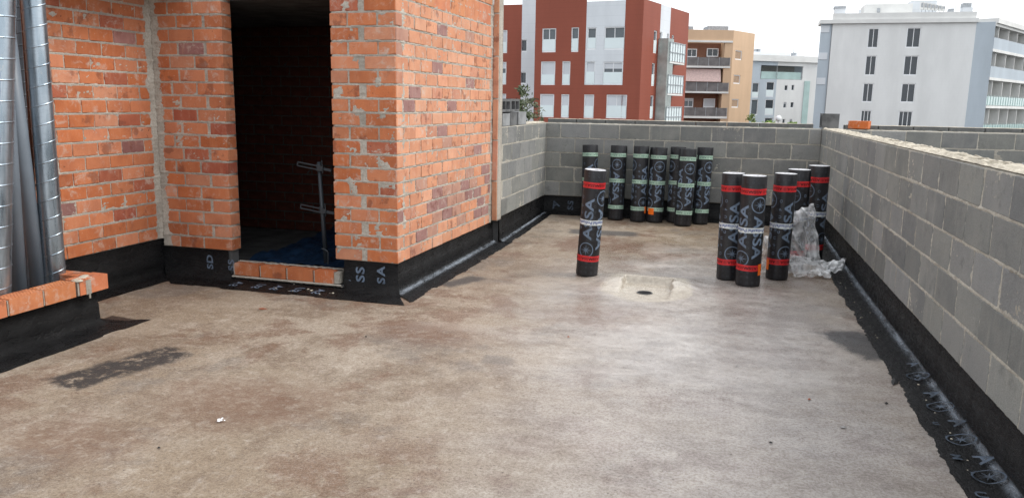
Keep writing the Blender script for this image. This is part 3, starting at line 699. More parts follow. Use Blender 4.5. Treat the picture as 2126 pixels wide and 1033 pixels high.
pipe('plastic_pipe', *shaft_axis((77, 560), (43, 290), 1.97, zhi=2.35), .050, M_PVC, 'leaning grey plastic pipe next to the leaning spiral duct', 'pipe')
pipe('plastic_pipe', *shaft_axis((40, 580), (20, 290), 1.93, zhi=2.6), .044, M_PVC, 'grey plastic pipe partly hidden behind the thick upright duct', 'pipe')
pipe('steel_rod', *shaft_axis((64, 290), (43.5, 0), 1.99, zlo=.3), .0085, plain('rusty_rod', (.16, .07, .045), .8), 'thin rusty brown rod beside the leaning spiral duct', 'rod')

# ------------------------------------------------------------------ steel prop and tarp inside the doorway
pr = empty('steel_prop', HF(.955, .5, .045), -HY); tag(pr, 'grey steel prop post with two clamps standing inside the doorway', 'prop post')
M_PROP = plain('prop_steel', (.06, .07, .08), .5, .4, .4)
MB().tube((0, 0, 0), (-.05, 0, 1.0), .022, .019, 16).build('post', M_PROP, pr, True)
MB().box(-.06, .06, -.06, .06, 0, .008).build('base_plate', M_PROP, pr)
for z in (.56, .95):
    x0 = -.05*z
    mb = MB(); mt = Matrix.Translation((x0, -.032, z)) @ Matrix.Rotation(R(8), 4, 'Y')
    mb.box(-.21, .05, -.006, .006, -.022, -.012, mt); mb.box(-.21, .05, -.006, .006, .012, .022, mt); mb.box(-.21, -.2, -.006, .006, -.022, .022, mt); mb.box(.0, .14, -.006, .006, -.012, .012, mt)
    c = mb.build('clamp_arm', M_PROP, pr)
    ring('clamp_collar', .023, .031, -.03, .03, M_PROP, c).location = (x0, 0, z)
    MB().path([(x0+.055, -.04, z-.05), (x0+.06, -.045, z+.0), (x0+.05, -.04, z+.07)], .005, 6).build('wedge', M_PROP, c)
wl = MB().path([(0, 0, 0), (.005, 0, .19), (-.03, 0, .21), (-.06, .0, .215)], .006, 6).build('wire_hook', M_PROP); wl.location = HF(.895, .42, .045); wl.rotation_euler = (0, 0, -HY); tag(wl, 'bent wire rod beside the steel prop', 'wire')
v = []; f = []; n, k = 46, 34
for j in range(k+1):
    for i in range(n+1):
        x = -1.7+1.02*i/n; y = .3+1.75*j/k
        v.append((x+.04*nz(y*3, 1), y+.04*nz(x*4, 5), .055+.07*abs(nz(x*5, y*4, 2))+.05*abs(nz(x*12, y*9, 4))+.05*sm(j/k)+.035))
for j in range(k):
    for i in range(n): a = j*(n+1)+i; f.append([a, a+1, a+n+2, a+n+1])
o = mesh('tarpaulin', v, f, plain('blue_tarp', (.008, .022, .05), .45, .3, var=.3), None, True); o.location = HC; o.rotation_euler = (0, 0, -HY); tag(o, 'crumpled dark blue tarpaulin on the floor inside the doorway', 'tarpaulin')

# ------------------------------------------------------------------ printed lettering (flat print, as thin geometry)
_TX = {}
def text2d(body, size, bold=.0, wide=1.0):
    """2D triangles of a word, lower left at the origin; returns verts, faces, width"""
    k = (body, size, bold, wide)
    if k not in _TX:
        cu = bpy.data.curves.new('t', 'FONT'); cu.body = body; cu.size = 1; cu.offset = bold; cu.resolution_u = 3
        ob = bpy.data.objects.new('t', cu); COL.objects.link(ob)
        dg = bpy.context.evaluated_depsgraph_get(); me = bpy.data.meshes.new_from_object(ob.evaluated_get(dg))
        vs = [(p.co.x, p.co.y) for p in me.vertices]; fs = [list(p.vertices) for p in me.polygons]
        bpy.data.objects.remove(ob); bpy.data.meshes.remove(me); bpy.data.curves.remove(cu)
        x0 = min(p[0] for p in vs); y0 = min(p[1] for p in vs); y1 = max(p[1] for p in vs); kk = size/(y1-y0)
        vs = [((p[0]-x0)*kk*wide, (p[1]-y0)*kk) for p in vs]
        _TX[k] = (vs, fs, max(p[0] for p in vs))
    return _TX[k]
def ring2d(r, w, n=26, gap=0):
    v = []; f = []
    for i in range(n): a = 2*PI*i/n; v += [(r*math.cos(a), r*math.sin(a)), ((r-w)*math.cos(a), (r-w)*math.sin(a))]
    for i in range(n): j = (i+1) % n; f.append([2*i, 2*j, 2*j+1, 2*i+1])
    return v, f
def emblem2d(r):
    """ring with an eight pointed compass star"""
    v, f = ring2d(r, r*.13, 34)
    b0 = len(v); v.append((0, 0))
    for i in range(16):
        a = 2*PI*i/16; q = r*(.80 if i % 4 == 0 else .60 if i % 2 == 0 else .16); v.append((q*math.cos(a), q*math.sin(a)))
    for i in range(16): f.append([b0, b0+1+i, b0+1+(i+1) % 16])
    b0 = len(v); a = R(215)
    for i in range(8): v.append((r*.95*math.cos(a)+r*.12*math.cos(PI*i/4), r*.95*math.sin(a)+r*.12*math.sin(PI*i/4)))
    f.append(list(range(b0, b0+8))); return v, f
class Flat:
    def __init__(s): s.v = []; s.f = []
    def add(s, vf, ox=0, oy=0, rot=0, flip=False):
        c, n = math.cos(rot), math.sin(rot); b0 = len(s.v)
        for x, y in vf[0]: s.v.append((ox+x*c-y*n, oy+x*n+y*c))
        s.f += [[b0+i for i in q] for q in vf[1]]
    def logo(s, ox, oy, rot, small=True, sc=1.0):
        """emblem, then the big word along the text direction, the small word above it"""
        c, n = math.cos(rot), math.sin(rot)
        P_ = lambda x, y: (ox+x*c-y*n, oy+x*n+y*c)
        s.add(emblem2d(.073*sc), *P_(.07*sc, .045*sc), rot)
        A = text2d('ASSA', .092*sc, .022, 1.38); s.add(A, *P_(.165*sc, 0), rot)
        if small:
            x = .26*sc
            for ch in 'GRUPO': T = text2d(ch, .026*sc, .012, 1.1); s.add(T, *P_(x, .115*sc), rot); x += .072*sc
    def wrapped(s, name, r, m, parent, cut=.011):
        bm = bmesh.new(); vs = [bm.verts.new((x, y, 0)) for x, y in s.v]
        for q in s.f:
            try: bm.faces.new([vs[i] for i in q])
            except ValueError: pass
        x0 = min(p[0] for p in s.v); x1 = max(p[0] for p in s.v); x = x0+cut
        while x < x1:
            bmesh.ops.bisect_plane(bm, geom=bm.verts[:]+bm.edges[:]+bm.faces[:], plane_co=(x, 0, 0), plane_no=(1, 0, 0)); x += cut
        for q in bm.verts: u, h = q.co.x, q.co.y; q.co = (r*math.sin(u/r), -r*math.cos(u/r), h)
        me = bpy.data.meshes.new(name); bm.to_mesh(me); bm.free(); return link(name, me, parent, m)
    def flat(s, name, m, fn, parent=None):
        return mesh(name, [fn(x, y) for x, y in s.v], s.f, m, parent)
def letter(parent, vf, ox, oy, rot, fn, name='printed_letter'):
    F_ = Flat(); F_.add(vf, ox, oy, rot); return F_.flat(name, M_PRINT if parent is FL_FRONT else M_PRINTD, fn, parent)
def word(parent, txt, size, wide, ox, oy, rot, fn):
    x = 0
    for ch in txt:
        T = text2d(ch, size, .03, wide); letter(parent, T, ox+x*math.cos(rot), oy+x*math.sin(rot), rot, fn); x += T[2]+size*.12

# ------------------------------------------------------------------ rolls of roofing membrane
def m_roll():
    t = NT('roll_membrane'); v = t.co(); n = t.noise(v, 9, 5, .6); n2 = t.noise(t.map(v, scale=(1, 1, .25)), 30, 4, .6, .5)
    c = t.mix(t.ramp(n, .3, .7), (.009, .009, .011, 1), (.018, .018, .021, 1)); c = t.mix(t.ramp(n2, .6, .8, 0, .4), c, (.06, .062, .068, 1))
    t.bump(n2, .25, .006); return t.done(c, t.ramp(n2, .3, .7, .34, .55), .45)
M_ROLL = m_roll()
M_PRINT = plain('grey_blue_print', (.125, .165, .225), .55, .35, var=.25, sc=14)
M_PRINTD = plain('worn_grey_print', (.06, .078, .105), .6, .25, var=.5, sc=22)
M_DOT = plain('faint_dot_print', (.055, .06, .068), .55, .3, var=.3, sc=14)
M_RED = plain('red_tape', (.52, .022, .026), .4, .4, var=.12, sc=12); M_REDT = plain('tape_black_print', (.05, .008, .01), .5, .3)
M_GREEN = plain('pale_green_tape', (.36, .50, .40), .4, .4, var=.18, sc=12); M_GREENT = plain('tape_dark_green_print', (.10, .19, .15), .5, .3)
M_WHITE = plain('pale_tape', (.60, .63, .62), .4, .4, var=.15, sc=12); M_BLUE = plain('tape_blue_print', (.05, .09, .28), .5, .3)
M_TOP = plain('silver_roll_end', (.52, .52, .54), .55, .4, var=.3, sc=40); M_ORANGE = plain('orange_sticker', (.85, .16, .012), .5, .3, var=.08)
RR = .107; CIRC = 2*PI*RR
def roll_proto(kind):
    e = empty('roofing_roll')
    # body: outer layer with a visible lap
    n = 64; v = []; f = []
    def rad(i): return RR*(1-.016*(1-i/n)) + (.0006*math.sin(i*1.7))
    zs = [0, .01, .25, .5, .75, .992, 1.0]
    for z in zs:
        for i in range(n+1): a = 2*PI*i/n-PI/2+2.4; r = rad(i)-(.003 if z in (0, 1.0) else 0); v.append((r*math.cos(a), r*math.sin(a), z))
    m_ = n+1
    for j in range(len(zs)-1):
        for i in range(n): f.append([j*m_+i, j*m_+i+1, (j+1)*m_+i+1, (j+1)*m_+i])
        f.append([j*m_+n, j*m_, (j+1)*m_, (j+1)*m_+n])
    f.append([i for i in range(n)][::-1])
    mesh('membrane', v, f, M_ROLL, e, True)
    v = []; f = []
    for i in range(25):
        z = i/24*.996+.002; w_ = .006+.005*nz(z*5, 3); a0 = -PI/2+2.4
        for q_, o_ in ((.10, .0012), (.0, .003), (-.10, .004+w_)): v.append(((RR+o_)*math.cos(a0+q_), (RR+o_)*math.sin(a0+q_), z))
    for i in range(24):
        for j in range(2): f.append([i*3+j, i*3+3+j, i*3+4+j, i*3+1+j])
    mesh('loose_edge', v, f, M_ROLL, e, True)
    # wound end with an open core
    v = []; f = []; tn = 26; turns = 7; r0 = .034
    N = tn*turns
    for i in range(N+1):
        a = 2*PI*i/tn; r = r0+(RR-.0045-r0)*i/N; q = (RR-r0)/turns
        v += [(r*math.cos(a), r*math.sin(a), .992), (min(r+q*.55, RR-.004)*math.cos(a), min(r+q*.55, RR-.004)*math.sin(a), .9995), (min(r+q, RR-.004)*math.cos(a), min(r+q, RR-.004)*math.sin(a), .993)]
    for i in range(N):
        for j in range(2): f.append([i*3+j, i*3+j+1, i*3+4+j, i*3+3+j])
    mesh('wound_end', v, f, M_TOP if kind == 'red' else M_ROLL, e, True)
    c = MB().tube((0, 0, .7), (0, 0, .991), .034, n=20, caps=False); c.build('core', M_DARK, e)
    def tape(z, w, m, m2, word, up, ts):
        v = []; f = []; n = 48
        for i in range(n+1):
            a = 2*PI*i/n
            for zz in (z-w/2, z+w/2): v.append(((RR+.0012)*math.cos(a), (RR+.0012)*math.sin(a), zz+.0012*math.sin(3*a+z*9)))
        for i in range(n): f.append([2*i, 2*i+2, 2*i+3, 2*i+1])
        o = mesh('tape', v, f, m, e, True)
        F_ = Flat(); u = 0
        while u < CIRC-.03:
            T = text2d(word, ts, .014, 1.25)
            if up: F_.add(T, u, z-ts/2)
            else: F_.add(T, u+T[2], z+ts/2, PI)
            u += T[2]+.012
            if word == 'ASSA': F_.add(emblem2d(ts*.52), u+.012, z); u += .034
        F_.wrapped('tape_lettering', RR+.0019, m2, o, .02)
    if kind == 'red':
        tape(.862, .056, M_RED, M_REDT, 'ASSA', False, .026); tape(.172, .056, M_RED, M_REDT, 'ASSA', False, .026); tape(.515, .048, M_WHITE, M_BLUE, 'Poliasfal', False, .030)
    else:
        for z in (.872, .53, .172): tape(z, .05, M_GREEN, M_GREENT, 'ASSA', False, .024)
    # print on the membrane: logos running down and up in turn, dots between them
    F_ = Flat(); D_ = Flat(); per = CIRC/2
    for k in range(2):
        o_ = k*per
        F_.logo(o_+.045, .815, -PI/2); F_.logo(o_+.045+.29, .185, PI/2)
        for z in [x*.052+.20 for x in range(13)]:
            for du in (.005, .005+.168):
                D_.add(ring2d(.012, .0035, 10), o_+du, z); 
        for z in (.04, .09, .135, .90, .945, .975):
            for q in range(7): D_.add(ring2d(.010, .003, 8), o_+per*q/7+(.02 if int(z*40) % 2 else 0), z)
    F_.wrapped('printed_logo', RR+.0006, M_PRINT, e); D_.wrapped('printed_dots', RR+.0006, M_DOT, e, .012)['kind'] = 'stuff'
    return e
def copy_tree(o, parent=None):
    c = o.copy(); COL.objects.link(c); c.parent = parent
    for ch in list(o.children): copy_tree(ch, c)
    return c
PRO = {'red': roll_proto('red'), 'green': roll_proto('green')}; USED = set()
def roll(kind, base, top, spin, label, group, z=None, sticker=None, k=1.0):
    e = PRO[kind] if kind not in USED else copy_tree(PRO[kind]); USED.add(kind)
    bz = floor_z(*base)+.003 if z is None else z
    d = Vector((top[0]-base[0], top[1]-base[1], 1)).normalized()
    e.rotation_mode = 'QUATERNION'
    q = Vector((0, 0, 1)).rotation_difference(d) @ Matrix.Rotation(spin, 3, 'Z').to_quaternion()
    e.rotation_quaternion = q; e.location = (base[0], base[1], bz+RR*math.hypot(d.x, d.y)*.9); kk = k*rnd.uniform(.965, 1.03); e.scale = (kk, kk*rnd.uniform(.97, 1.03), rnd.uniform(.99, 1.008))
    tag(e, label, 'roofing roll', group)
    if sticker:
        a, zz, w, h = sticker; v = []; f = []
        ang0 = -PI/2 + a - spin
        for i in range(7):
            t_ = ang0+(i/6-.5)*w/RR
            for y_ in (zz-h/2, zz+h/2): v.append(((RR+.0022)*math.cos(t_), (RR+.0022)*math.sin(t_), y_))
        for i in range(6): f.append([2*i, 2*i+2, 2*i+3, 2*i+1])
        mesh('sticker', v, f, M_ORANGE, e, True)
    return e
G1 = 'red taped membrane rolls standing on the roof'; G2 = 'green taped membrane rolls along the rear wall'
roll('red', (-1.161, 7.326), (-1.105, 7.30), R(20), 'leaning black roll with red tapes standing alone beside the drain recess', G1)
roll('red', (.141, 7.611), (.135, 7.60), R(42), 'black roll with red tapes touching the stickered roll, farther from the plastic', G1)
roll('red', (.316, 7.42), (.312, 7.41), R(-16), 'black roll with red tapes and orange sticker, two rolls from the plastic', G1, sticker=(R(60), .155, .05, .105))
roll('red', (.590, 7.762), (.605, 7.755), R(56), 'black roll with red tapes and orange sticker, touching the crumpled plastic', G1, sticker=(R(-66), .135, .05, .10))
roll('red', (.765, 8.24), (.765, 8.24), R(-75), 'black roll with red tape standing behind the crumpled plastic film', G1)
roll('red', (.985, 8.62), (.985, 8.61), R(75), 'black roll with red tape nearest the long right wall', G1)
roll('green', (-1.70, 10.77), (-1.72, 10.80), R(35), 'black roll with green tapes behind the leaning red taped roll', G2)
roll('green', (-1.335, 10.755), (-1.33, 10.80), R(-48), 'black roll with green tapes standing apart next to a wide gap', G2)
roll('green', (-1.025, 10.70), (-1.02, 10.74), R(70), 'black roll with green tapes and an orange sticker at its edge', G2, sticker=(R(74), .155, .06, .09))
roll('green', (-.800, 10.715), (-.785, 10.75), R(150), 'black roll with green tapes and a broad orange sticker low on its front', G2, sticker=(R(-28), .145, .085, .085))
roll('green', (-.545, 10.79), (-.54, 10.82), R(82), 'black roll with green tapes half hidden behind the dull roll', G2)
roll('green', (-.420, 10.56), (-.405, 10.59), R(160), 'dull black roll with torn top standing in front of two others', G2, k=1.06)
roll('green', (-.205, 10.77), (-.19, 10.80), R(175), 'black roll with green tapes, last of the row before the open corner', G2)
roll('red', (3.56, 10.60), (3.56, 10.60), R(10), 'black roll on the next terrace, only its top edge showing', 'rolls on the next terrace', z=.0)
roll('red', (3.79, 10.66), (3.79, 10.66), R(80), 'black roll on the next terrace, only its top edge showing', 'rolls on the next terrace', z=.0)
roll('red', (3.70, 10.22), (3.70, 10.22), R(40), 'roll with pale wound end on the next terrace, in front of two others', 'rolls on the next terrace', z=.0)

# ------------------------------------------------------------------ print on the laid membrane
def fr(loc, rz):                      # world point -> a wall's own frame
    c, n = math.cos(-rz), math.sin(-rz); loc = Vector(loc)
    return lambda p: ((p.x-loc.x)*c-(p.y-loc.y)*n, (p.x-loc.x)*n+(p.y-loc.y)*c)
to_r = fr((WA, WB, 0), -PI/2)
def lay(x, y):
    w_ = (WA+y, WB-x); h = .012*max(0, 1-(-y)/.04) if y > -.04 else 0
    return (x, y, floor_z(*w_)+.0165+h)
for (px, py, r) in ((1952, 847, .068), (1995, 915, .068), (2052, 993, .068), (1905, 783, .064)):
    a, b_ = to_r(on_floor(px, py, .012)); letter(FL_RIGHT, emblem2d(r), a, b_, .4, lay, 'printed_emblem')
for (px, py, ch, s_, ro) in ((1925, 820, 'A', .07, .3), (1978, 880, 'A', .075, .1), (2030, 955, 'A', .08, .1), (1946, 882, 'U', .03, 0), (1985, 950, 'M', .045, 0), (1905, 790, 'S', .06, .2), (2035, 1028, 'U', .05, 0), (1890, 760, 'A', .06, .2)):
    a, b_ = to_r(on_floor(px, py, .012)); letter(FL_RIGHT, text2d(ch, s_, .02, 1.3), a-.03, b_-.02, ro, lay)
# letters on the upstand below the stair house front
def fpix(px, py): p = on_plane(px, py, HF(0, .0), HU); return (p-HF(2.337, 0)).dot(-HW), p.z
def up_front(x, z):
    k = sm((z-.03)/.08); return (x, -.001, z)
for (px, py, txt, s_) in ((758, 608, 'SS', .085), (800, 610, 'SA', .075), (444, 575, 'SD', .066), (488, 577, 'SS', .066)):
    a, z = fpix(px, py); word(FL_FRONT, txt, s_, 1.2, a, max(z, .085), PI/2, up_front)
for (px, py, ch, s_) in ((729, 586, 'U', .022), (729, 603, 'R', .022), (800, 590, 'G', .022), (800, 606, 'R', .022), (414, 570, 'O', .035)):
    a, z = fpix(px, py); word(FL_FRONT, ch, s_, 1.1, a, z, PI/2, up_front)
def cant_front(x, d): return (x, -.105-d*1.5, .019+floor_z(-3, 6))
for i, x in enumerate((.80, 1.02, 1.20, 1.40, 1.60)): word(FL_FRONT, 'SU' if i % 2 else 'SA', .075, .8, x+.05, .10, PI*1.5, cant_front)
rear_f = lambda x, z: (x, -.006, z+.075)
for (x, txt, s_) in ((.12, 'A', .10), (.42, 'SS', .085), (.62, 'U', .04), (1.55, 'SA', .08)): word(FL_REAR, txt, s_, 1.2, x, .05, PI/2 if txt != 'A' else .4, rear_f)
niche_f = lambda x, z: (x, -.006, z+.075)
word(FL_NICHE, 'SA', .06, 1.25, .62, .03, .0, niche_f)

# ------------------------------------------------------------------ crumpled plastic film
def film(name, corners, nu, nv, amp, label, seed, thick=.0, belly=.05):
    """sheet spanned by four corner points, crumpled by ridged noise along its normal"""
    A, B_, C_, D_ = [Vector(p) for p in corners]; nrm = (B_-A).cross(D_-A).normalized(); v = []; f = []
    for j in range(nv+1):
        for i in range(nu+1):
            s_, t_ = i/nu, j/nv
            p = (A*(1-s_)+B_*s_)*(1-t_)+(D_*(1-s_)+C_*s_)*t_
            h = amp*(1.4*nz(s_*2.3+seed, t_*2.6, seed) + (1-2*abs(nz(s_*3.6+seed+t_*2, t_*2.2, 2)))*.55 + .16*(1-2*abs(nz(s_*8+t_*3, t_*5+seed, 3))))
            e = .022*Vector((nz(s_*5, t_*5+seed, 9), nz(s_*5+3, t_*5, seed), nz(s_*5, t_*4, 14+seed)))
            p = p + nrm*(h+belly*math.sin(PI*s_)*math.sin(PI*t_)) + e*(1 if 0 < i < nu and 0 < j < nv else 1.2)
            p.z = max(p.z, floor_z(p.x, p.y)+.02+.004*abs(nz(s_*30, t_*30)))
            v.append(p)
    for j in range(nv):
        for i in range(nu): a = j*(nu+1)+i; f.append([a, a+1, a+nu+2, a+nu+1])
    return mesh(name, v, f, M_PLASTIC, None, True)
pf = film('wrapping_film', [(.70, 7.95, .02), (1.03, 7.99, .02), (.90, 8.07, .70), (.69, 8.02, .60)], 46, 60, .032, '', 3)
tag(pf, 'crumpled clear plastic wrapping film slumped against the red taped rolls', 'plastic film')
for c_, sd, am in (([(.74, 7.78, .03), (1.08, 7.84, .03), (1.06, 8.02, .15), (.69, 7.98, .20)], 8, .022), ([(.98, 7.86, .03), (1.20, 7.98, .08), (1.24, 8.08, .19), (1.0, 8.02, .12)], 12, .015)):
    q = film('film_fold', c_, 36, 24, am, '', sd, belly=.03); q.parent = pf
pf2 = film('wrapping_film', [(.42, 7.95, .03), (.50, 8.0, .03), (.50, 8.02, .38), (.44, 7.98, .36)], 14, 28, .02, '', 23); tag(pf2, 'strip of white plastic film showing between two red taped rolls', 'plastic film')

# ------------------------------------------------------------------ small litter
p = on_floor(460, 875); v = []; f = []
for i in range(9):
    a = rnd.uniform(0, 6.28); r = rnd.uniform(0, .02); c = Vector((p.x+r*math.cos(a), p.y+1.6*r*math.sin(a), .006+floor_z(p.x, p.y)))
    b0 = len(v); s_ = rnd.uniform(.004, .009)
    for k in range(4): t_ = k*PI/2+a; v.append(c+Vector((s_*math.cos(t_), s_*1.4*math.sin(t_), rnd.uniform(0, .008))))
    f.append([b0, b0+1, b0+2, b0+3])
tag(mesh('foil_scrap', v, f, plain('white_foil', (.8, .8, .82), .3, .6)), 'torn scrap of white foil on the stained floor', 'scrap')
def chip(px, py, L, w_, ro, m, label, name='bitumen_scrap'):
    p = on_floor(px, py); z = floor_z(p.x, p.y); n = 12; v = [(0, 0, .010)]; f = []
    for i in range(n): a = 2*PI*i/n; q = 1+.45*nz(math.cos(a)*1.5+px, math.sin(a)*1.5+py); v.append((L*q*math.cos(a), w_*q*math.sin(a), .004+.003*nz(a, px)))
    f = [[0, 1+i, 1+(i+1) % n] for i in range(n)]
    o = mesh(name, v, f, m); o.location = (p.x, p.y, z+.002); o.rotation_euler = (0, 0, ro); tag(o, label, 'scrap'); return o
MBK = plain('scrap_black', (.02, .02, .02), .6); MRD = plain('scrap_brick', (.30, .09, .045), .9)
chip(1858, 792, .02, .07, -.3, MBK, 'black tar scrap sticking out from the right wall membrane')
chip(1750, 888, .014, .012, 0, M_CONC, 'small grey tar crumb on the bare floor near the right wall')
chip(546, 642, .035, .012, .2, MRD, 'thin reddish brick chip on the floor below the door sill', 'brick_chip')
chip(1840, 838, .012, .010, .9, MBK, 'tiny black crumb on the floor beside the right wall membrane')
for px, py, lb in ((1600, 920, 'd'), (330, 930, 'f'), (760, 700, 'g'), (1530, 760, 'h'), (1180, 700, 'i'), (1680, 830, 'j')):
    o = chip(px, py, rnd.uniform(.006, .012), rnd.uniform(.005, .009), rnd.uniform(0, 3), rnd.choice([MBK, MRD, M_CONC]), 'tiny crumb of grit lying on the bare roof floor', 'grit_crumb'); o['group'] = 'grit crumbs on the floor'

# ------------------------------------------------------------------ the houses across the street
GZ = -10.0
def plan(px, D): d = ray(px, 215); p = CAMP+d*D; return Vector((p.x, p.y, 0))
class Facade:
    """vertical plane through two plan points, seen side to the left of A->B turned right"""
    def __init__(s, A, B): s.A = A; s.u = (B-A).normalized(); s.L = (B-A).length; s.n = Vector((s.u.y, -s.u.x, 0))   # n points to the viewer
    def at(s, px, py): p = on_plane(px, py, s.A, s.n); return (p-s.A).dot(s.u), p.z
    def P(s, a, z, out=0): return s.A+s.u*a+s.n*out+Vector((0, 0, z))
    def rect(s, r, off, k):
        """pixel box in an enlarged crop -> (s0, s1, z0, z1)"""
        x0, y0, x1, y1 = r; X = lambda x: off[0]+x/k; Y = lambda y: off[1]+y/k
        a0, zt_ = s.at(X(x0), Y(y0)); a1, _ = s.at(X(x1), Y((y0+y1)/2)); _, zb_ = s.at(X((x0+x1)/2), Y(y1)); a00, _ = s.at(X(x0), Y((y0+y1)/2))
        return a00, a1, zb_, zt_
    def box(s, mb, a0, a1, z0, z1, o0, o1):
        b0 = len(mb.v)
        for (a, o, z) in ((a0, o1, z0), (a1, o1, z0), (a1, o0, z0), (a0, o0, z0), (a0, o1, z1), (a1, o1, z1), (a1, o0, z1), (a0, o0, z1)): mb.v.append(s.P(a, z, o))
        for q in ((0, 3, 2, 1), (4, 5, 6, 7), (0, 1, 5, 4), (1, 2, 6, 5), (2, 3, 7, 6), (3, 0, 4, 7)): mb.f.append([b0+i for i in q])
        return mb
    def part(s, name, m, parent, a0, a1, z0, z1, o0, o1): return s.box(MB(), a0, a1, z0, z1, o0, o1).build(name, m, parent)
    def wallmesh(s, name, m, parent, a0, a1, z0, z1, holes, dep=.22):
        """wall skin with real openings and reveals"""
        ss = sorted({a0, a1, *[min(max(h[i], a0), a1) for h in holes for i in (0, 1)]}); zz = sorted({z0, z1, *[min(max(h[i], z0), z1) for h in holes for i in (2, 3)]})
        mb = MB()
        for i in range(len(ss)-1):
            for j in range(len(zz)-1):
                ca, cz = (ss[i]+ss[i+1])/2, (zz[j]+zz[j+1])/2
                if any(h[0] < ca < h[1] and h[2] < cz < h[3] for h in holes): continue
                mb.quad(s.P(ss[i], zz[j]), s.P(ss[i+1], zz[j]), s.P(ss[i+1], zz[j+1]), s.P(ss[i], zz[j+1]))
        for h in holes:
            q0, q1, w0, w1 = max(h[0], a0), min(h[1], a1), max(h[2], z0), min(h[3], z1)
            if q1 <= q0 or w1 <= w0: continue
            mb.quad(s.P(q0, w0), s.P(q0, w1), s.P(q0, w1, -dep), s.P(q0, w0, -dep)); mb.quad(s.P(q1, w0), s.P(q1, w0, -dep), s.P(q1, w1, -dep), s.P(q1, w1))
            mb.quad(s.P(q0, w0), s.P(q0, w0, -dep), s.P(q1, w0, -dep), s.P(q1, w0)); mb.quad(s.P(q0, w1), s.P(q1, w1), s.P(q1, w1, -dep), s.P(q0, w1, -dep))
        return mb.build(name, m, parent)
def shell(A, B, back, z0, z1, m, parent, name='building_core', inset=.24):
    """solid core behind the facades"""
    mb = MB(); pts = [A, B]+back
    c = sum(pts, Vector())/len(pts); pts = [p+(c-p).normalized()*inset*1.6 for p in pts]; n = len(pts)
    mb.v = [Vector((p.x, p.y, z0)) for p in pts]+[Vector((p.x, p.y, z1)) for p in pts]
    mb.f = [list(range(n))[::-1], list(range(n, 2*n))]+[[i, (i+1) % n, n+(i+1) % n, n+i] for i in range(n)]
    return mb.build(name, m, parent)
def m_clad(name, a, line, sc, bx=.6):
    """cladding boards: real colour with thin seams"""
    t = NT(name); v = t.co(); z = t.xyz(v)[2]; fr = t.math('FRACT', t.mul(z, sc)); seam = t.ramp(fr, 0, .07, .35, 0)
    n = t.noise(t.map(v, scale=(1, 1, .3)), .5, 6, .65); c = t.mix(t.ramp(n, .3, .7), tuple(x*.88 for x in a), a); c = t.mix(seam, c, line); return t.done(c, bx, .3)
M_RED_C = m_clad('terracotta_cladding', (.285, .075, .045), (.12, .03, .02, 1), 2.4); M_WH = m_clad('white_cladding', (.68, .71, .74), (.45, .47, .5, 1), 1.2)
M_FR = plain('white_frame', (.78, .79, .8), .5, var=.03, sc=.6); M_GL = m_glass('window_glass', (.09, .11, .125)); M_GLD = m_glass('dark_window_glass', (.035, .045, .055)); M_BLIND = plain('grey_blind', (.58, .60, .63), .6, var=.04, sc=.6)
M_FROST = plain('frosted_guard', (.70, .78, .79), .25, .5, var=.03, sc=.5); M_BEIGE = m_clad('beige_render', (.62, .43, .28), (.55, .38, .25, 1), .35); M_BRN = plain('brown_brick_render', (.20, .095, .062), .9)
M_RAIL = plain('grey_railing', (.16, .15, .15), .6, var=.2, sc=1.5); M_TILE = m_clad('white_tile', (.74, .745, .735), (.62, .625, .62, 1), 3.3); M_PBL = m_clad('pale_blue_panel', (.46, .52, .57), (.40, .45, .5, 1), 1.)
M_SLAB = plain('white_slab', (.70, .70, .68), .7, var=.07, sc=.5); M_GREY = plain('service_grey', (.36, .38, .40), .7, var=.2); M_LOUV = plain('beige_louvre', (.36, .25, .17), .8); M_AWN = plain('pink_awning', (.56, .42, .39), .8); M_GRN = m_glass('green_glass', (.42, .56, .54), .15); M_SHADE = plain('balcony_wall', (.30, .305, .29), .85); M_ROOFG = plain('roof_gravel', (.35, .34, .33), .9)
def window(fc, b, r, style, split=None, bars=1):
    """frame, panes, and whatever fills the opening; sits in the reveal"""
    a0, a1, z0, z1 = r; dep = -.19; fw = min(.09, (a1-a0)*.11); zs = split
    mb = MB(); fc.box(mb, a0, a0+fw, z0, z1, dep, -.05); fc.box(mb, a1-fw, a1, z0, z1, dep, -.05); fc.box(mb, a0+fw, a1-fw, z1-fw, z1, dep, -.05); fc.box(mb, a0+fw, a1-fw, z0, z0+fw*1.3, dep, -.03)
    for i in range(1, bars+1):
        c = a0+(a1-a0)*i/(bars+1); fc.box(mb, c-fw*.35, c+fw*.35, z0+fw*1.3, z1-fw, dep, -.09)
    w_ = mb.build('window', M_FR, b); top = z1-fw; lo = z0+fw*1.3
    fc.part('pane', M_GLD if style == 'dark' else M_GL, w_, a0+fw, a1-fw, lo, top, dep-.03, dep+.03)
    if style in ('blind', 'half'):
        fc.part('blind', M_BLIND, w_, a0+fw, a1-fw, lo+(top-lo)*(.0 if style == 'blind' else .72), top, dep+.035, dep+.06)
    if style == 'louvre': fc.part('louvre', M_LOUV, w_, a0+fw*.5, a1-fw*.5, lo, top, dep+.035, dep+.1)
    if zs is not None: fc.part('glass_guard', M_FROST, w_, a0+fw*.6, a1-fw*.6, lo, zs, -.04, -.015)
    return w_
K4, O4 = 3.69, (1030, 0); K5, O5 = 3.561, (1540, 0)
def wins(fc, b, rows, off, k):
    hs = []
    for (r, style, sp_, bars) in rows:
        q = fc.rect(r, off, k); hs.append(q)
        zsp = None
        if sp_ is not None: zsp = fc.at(off[0]+(r[0]+r[2])/2/k, off[1]+sp_/k)[1]
        window(fc, b, q, style, zsp, bars)
    return hs
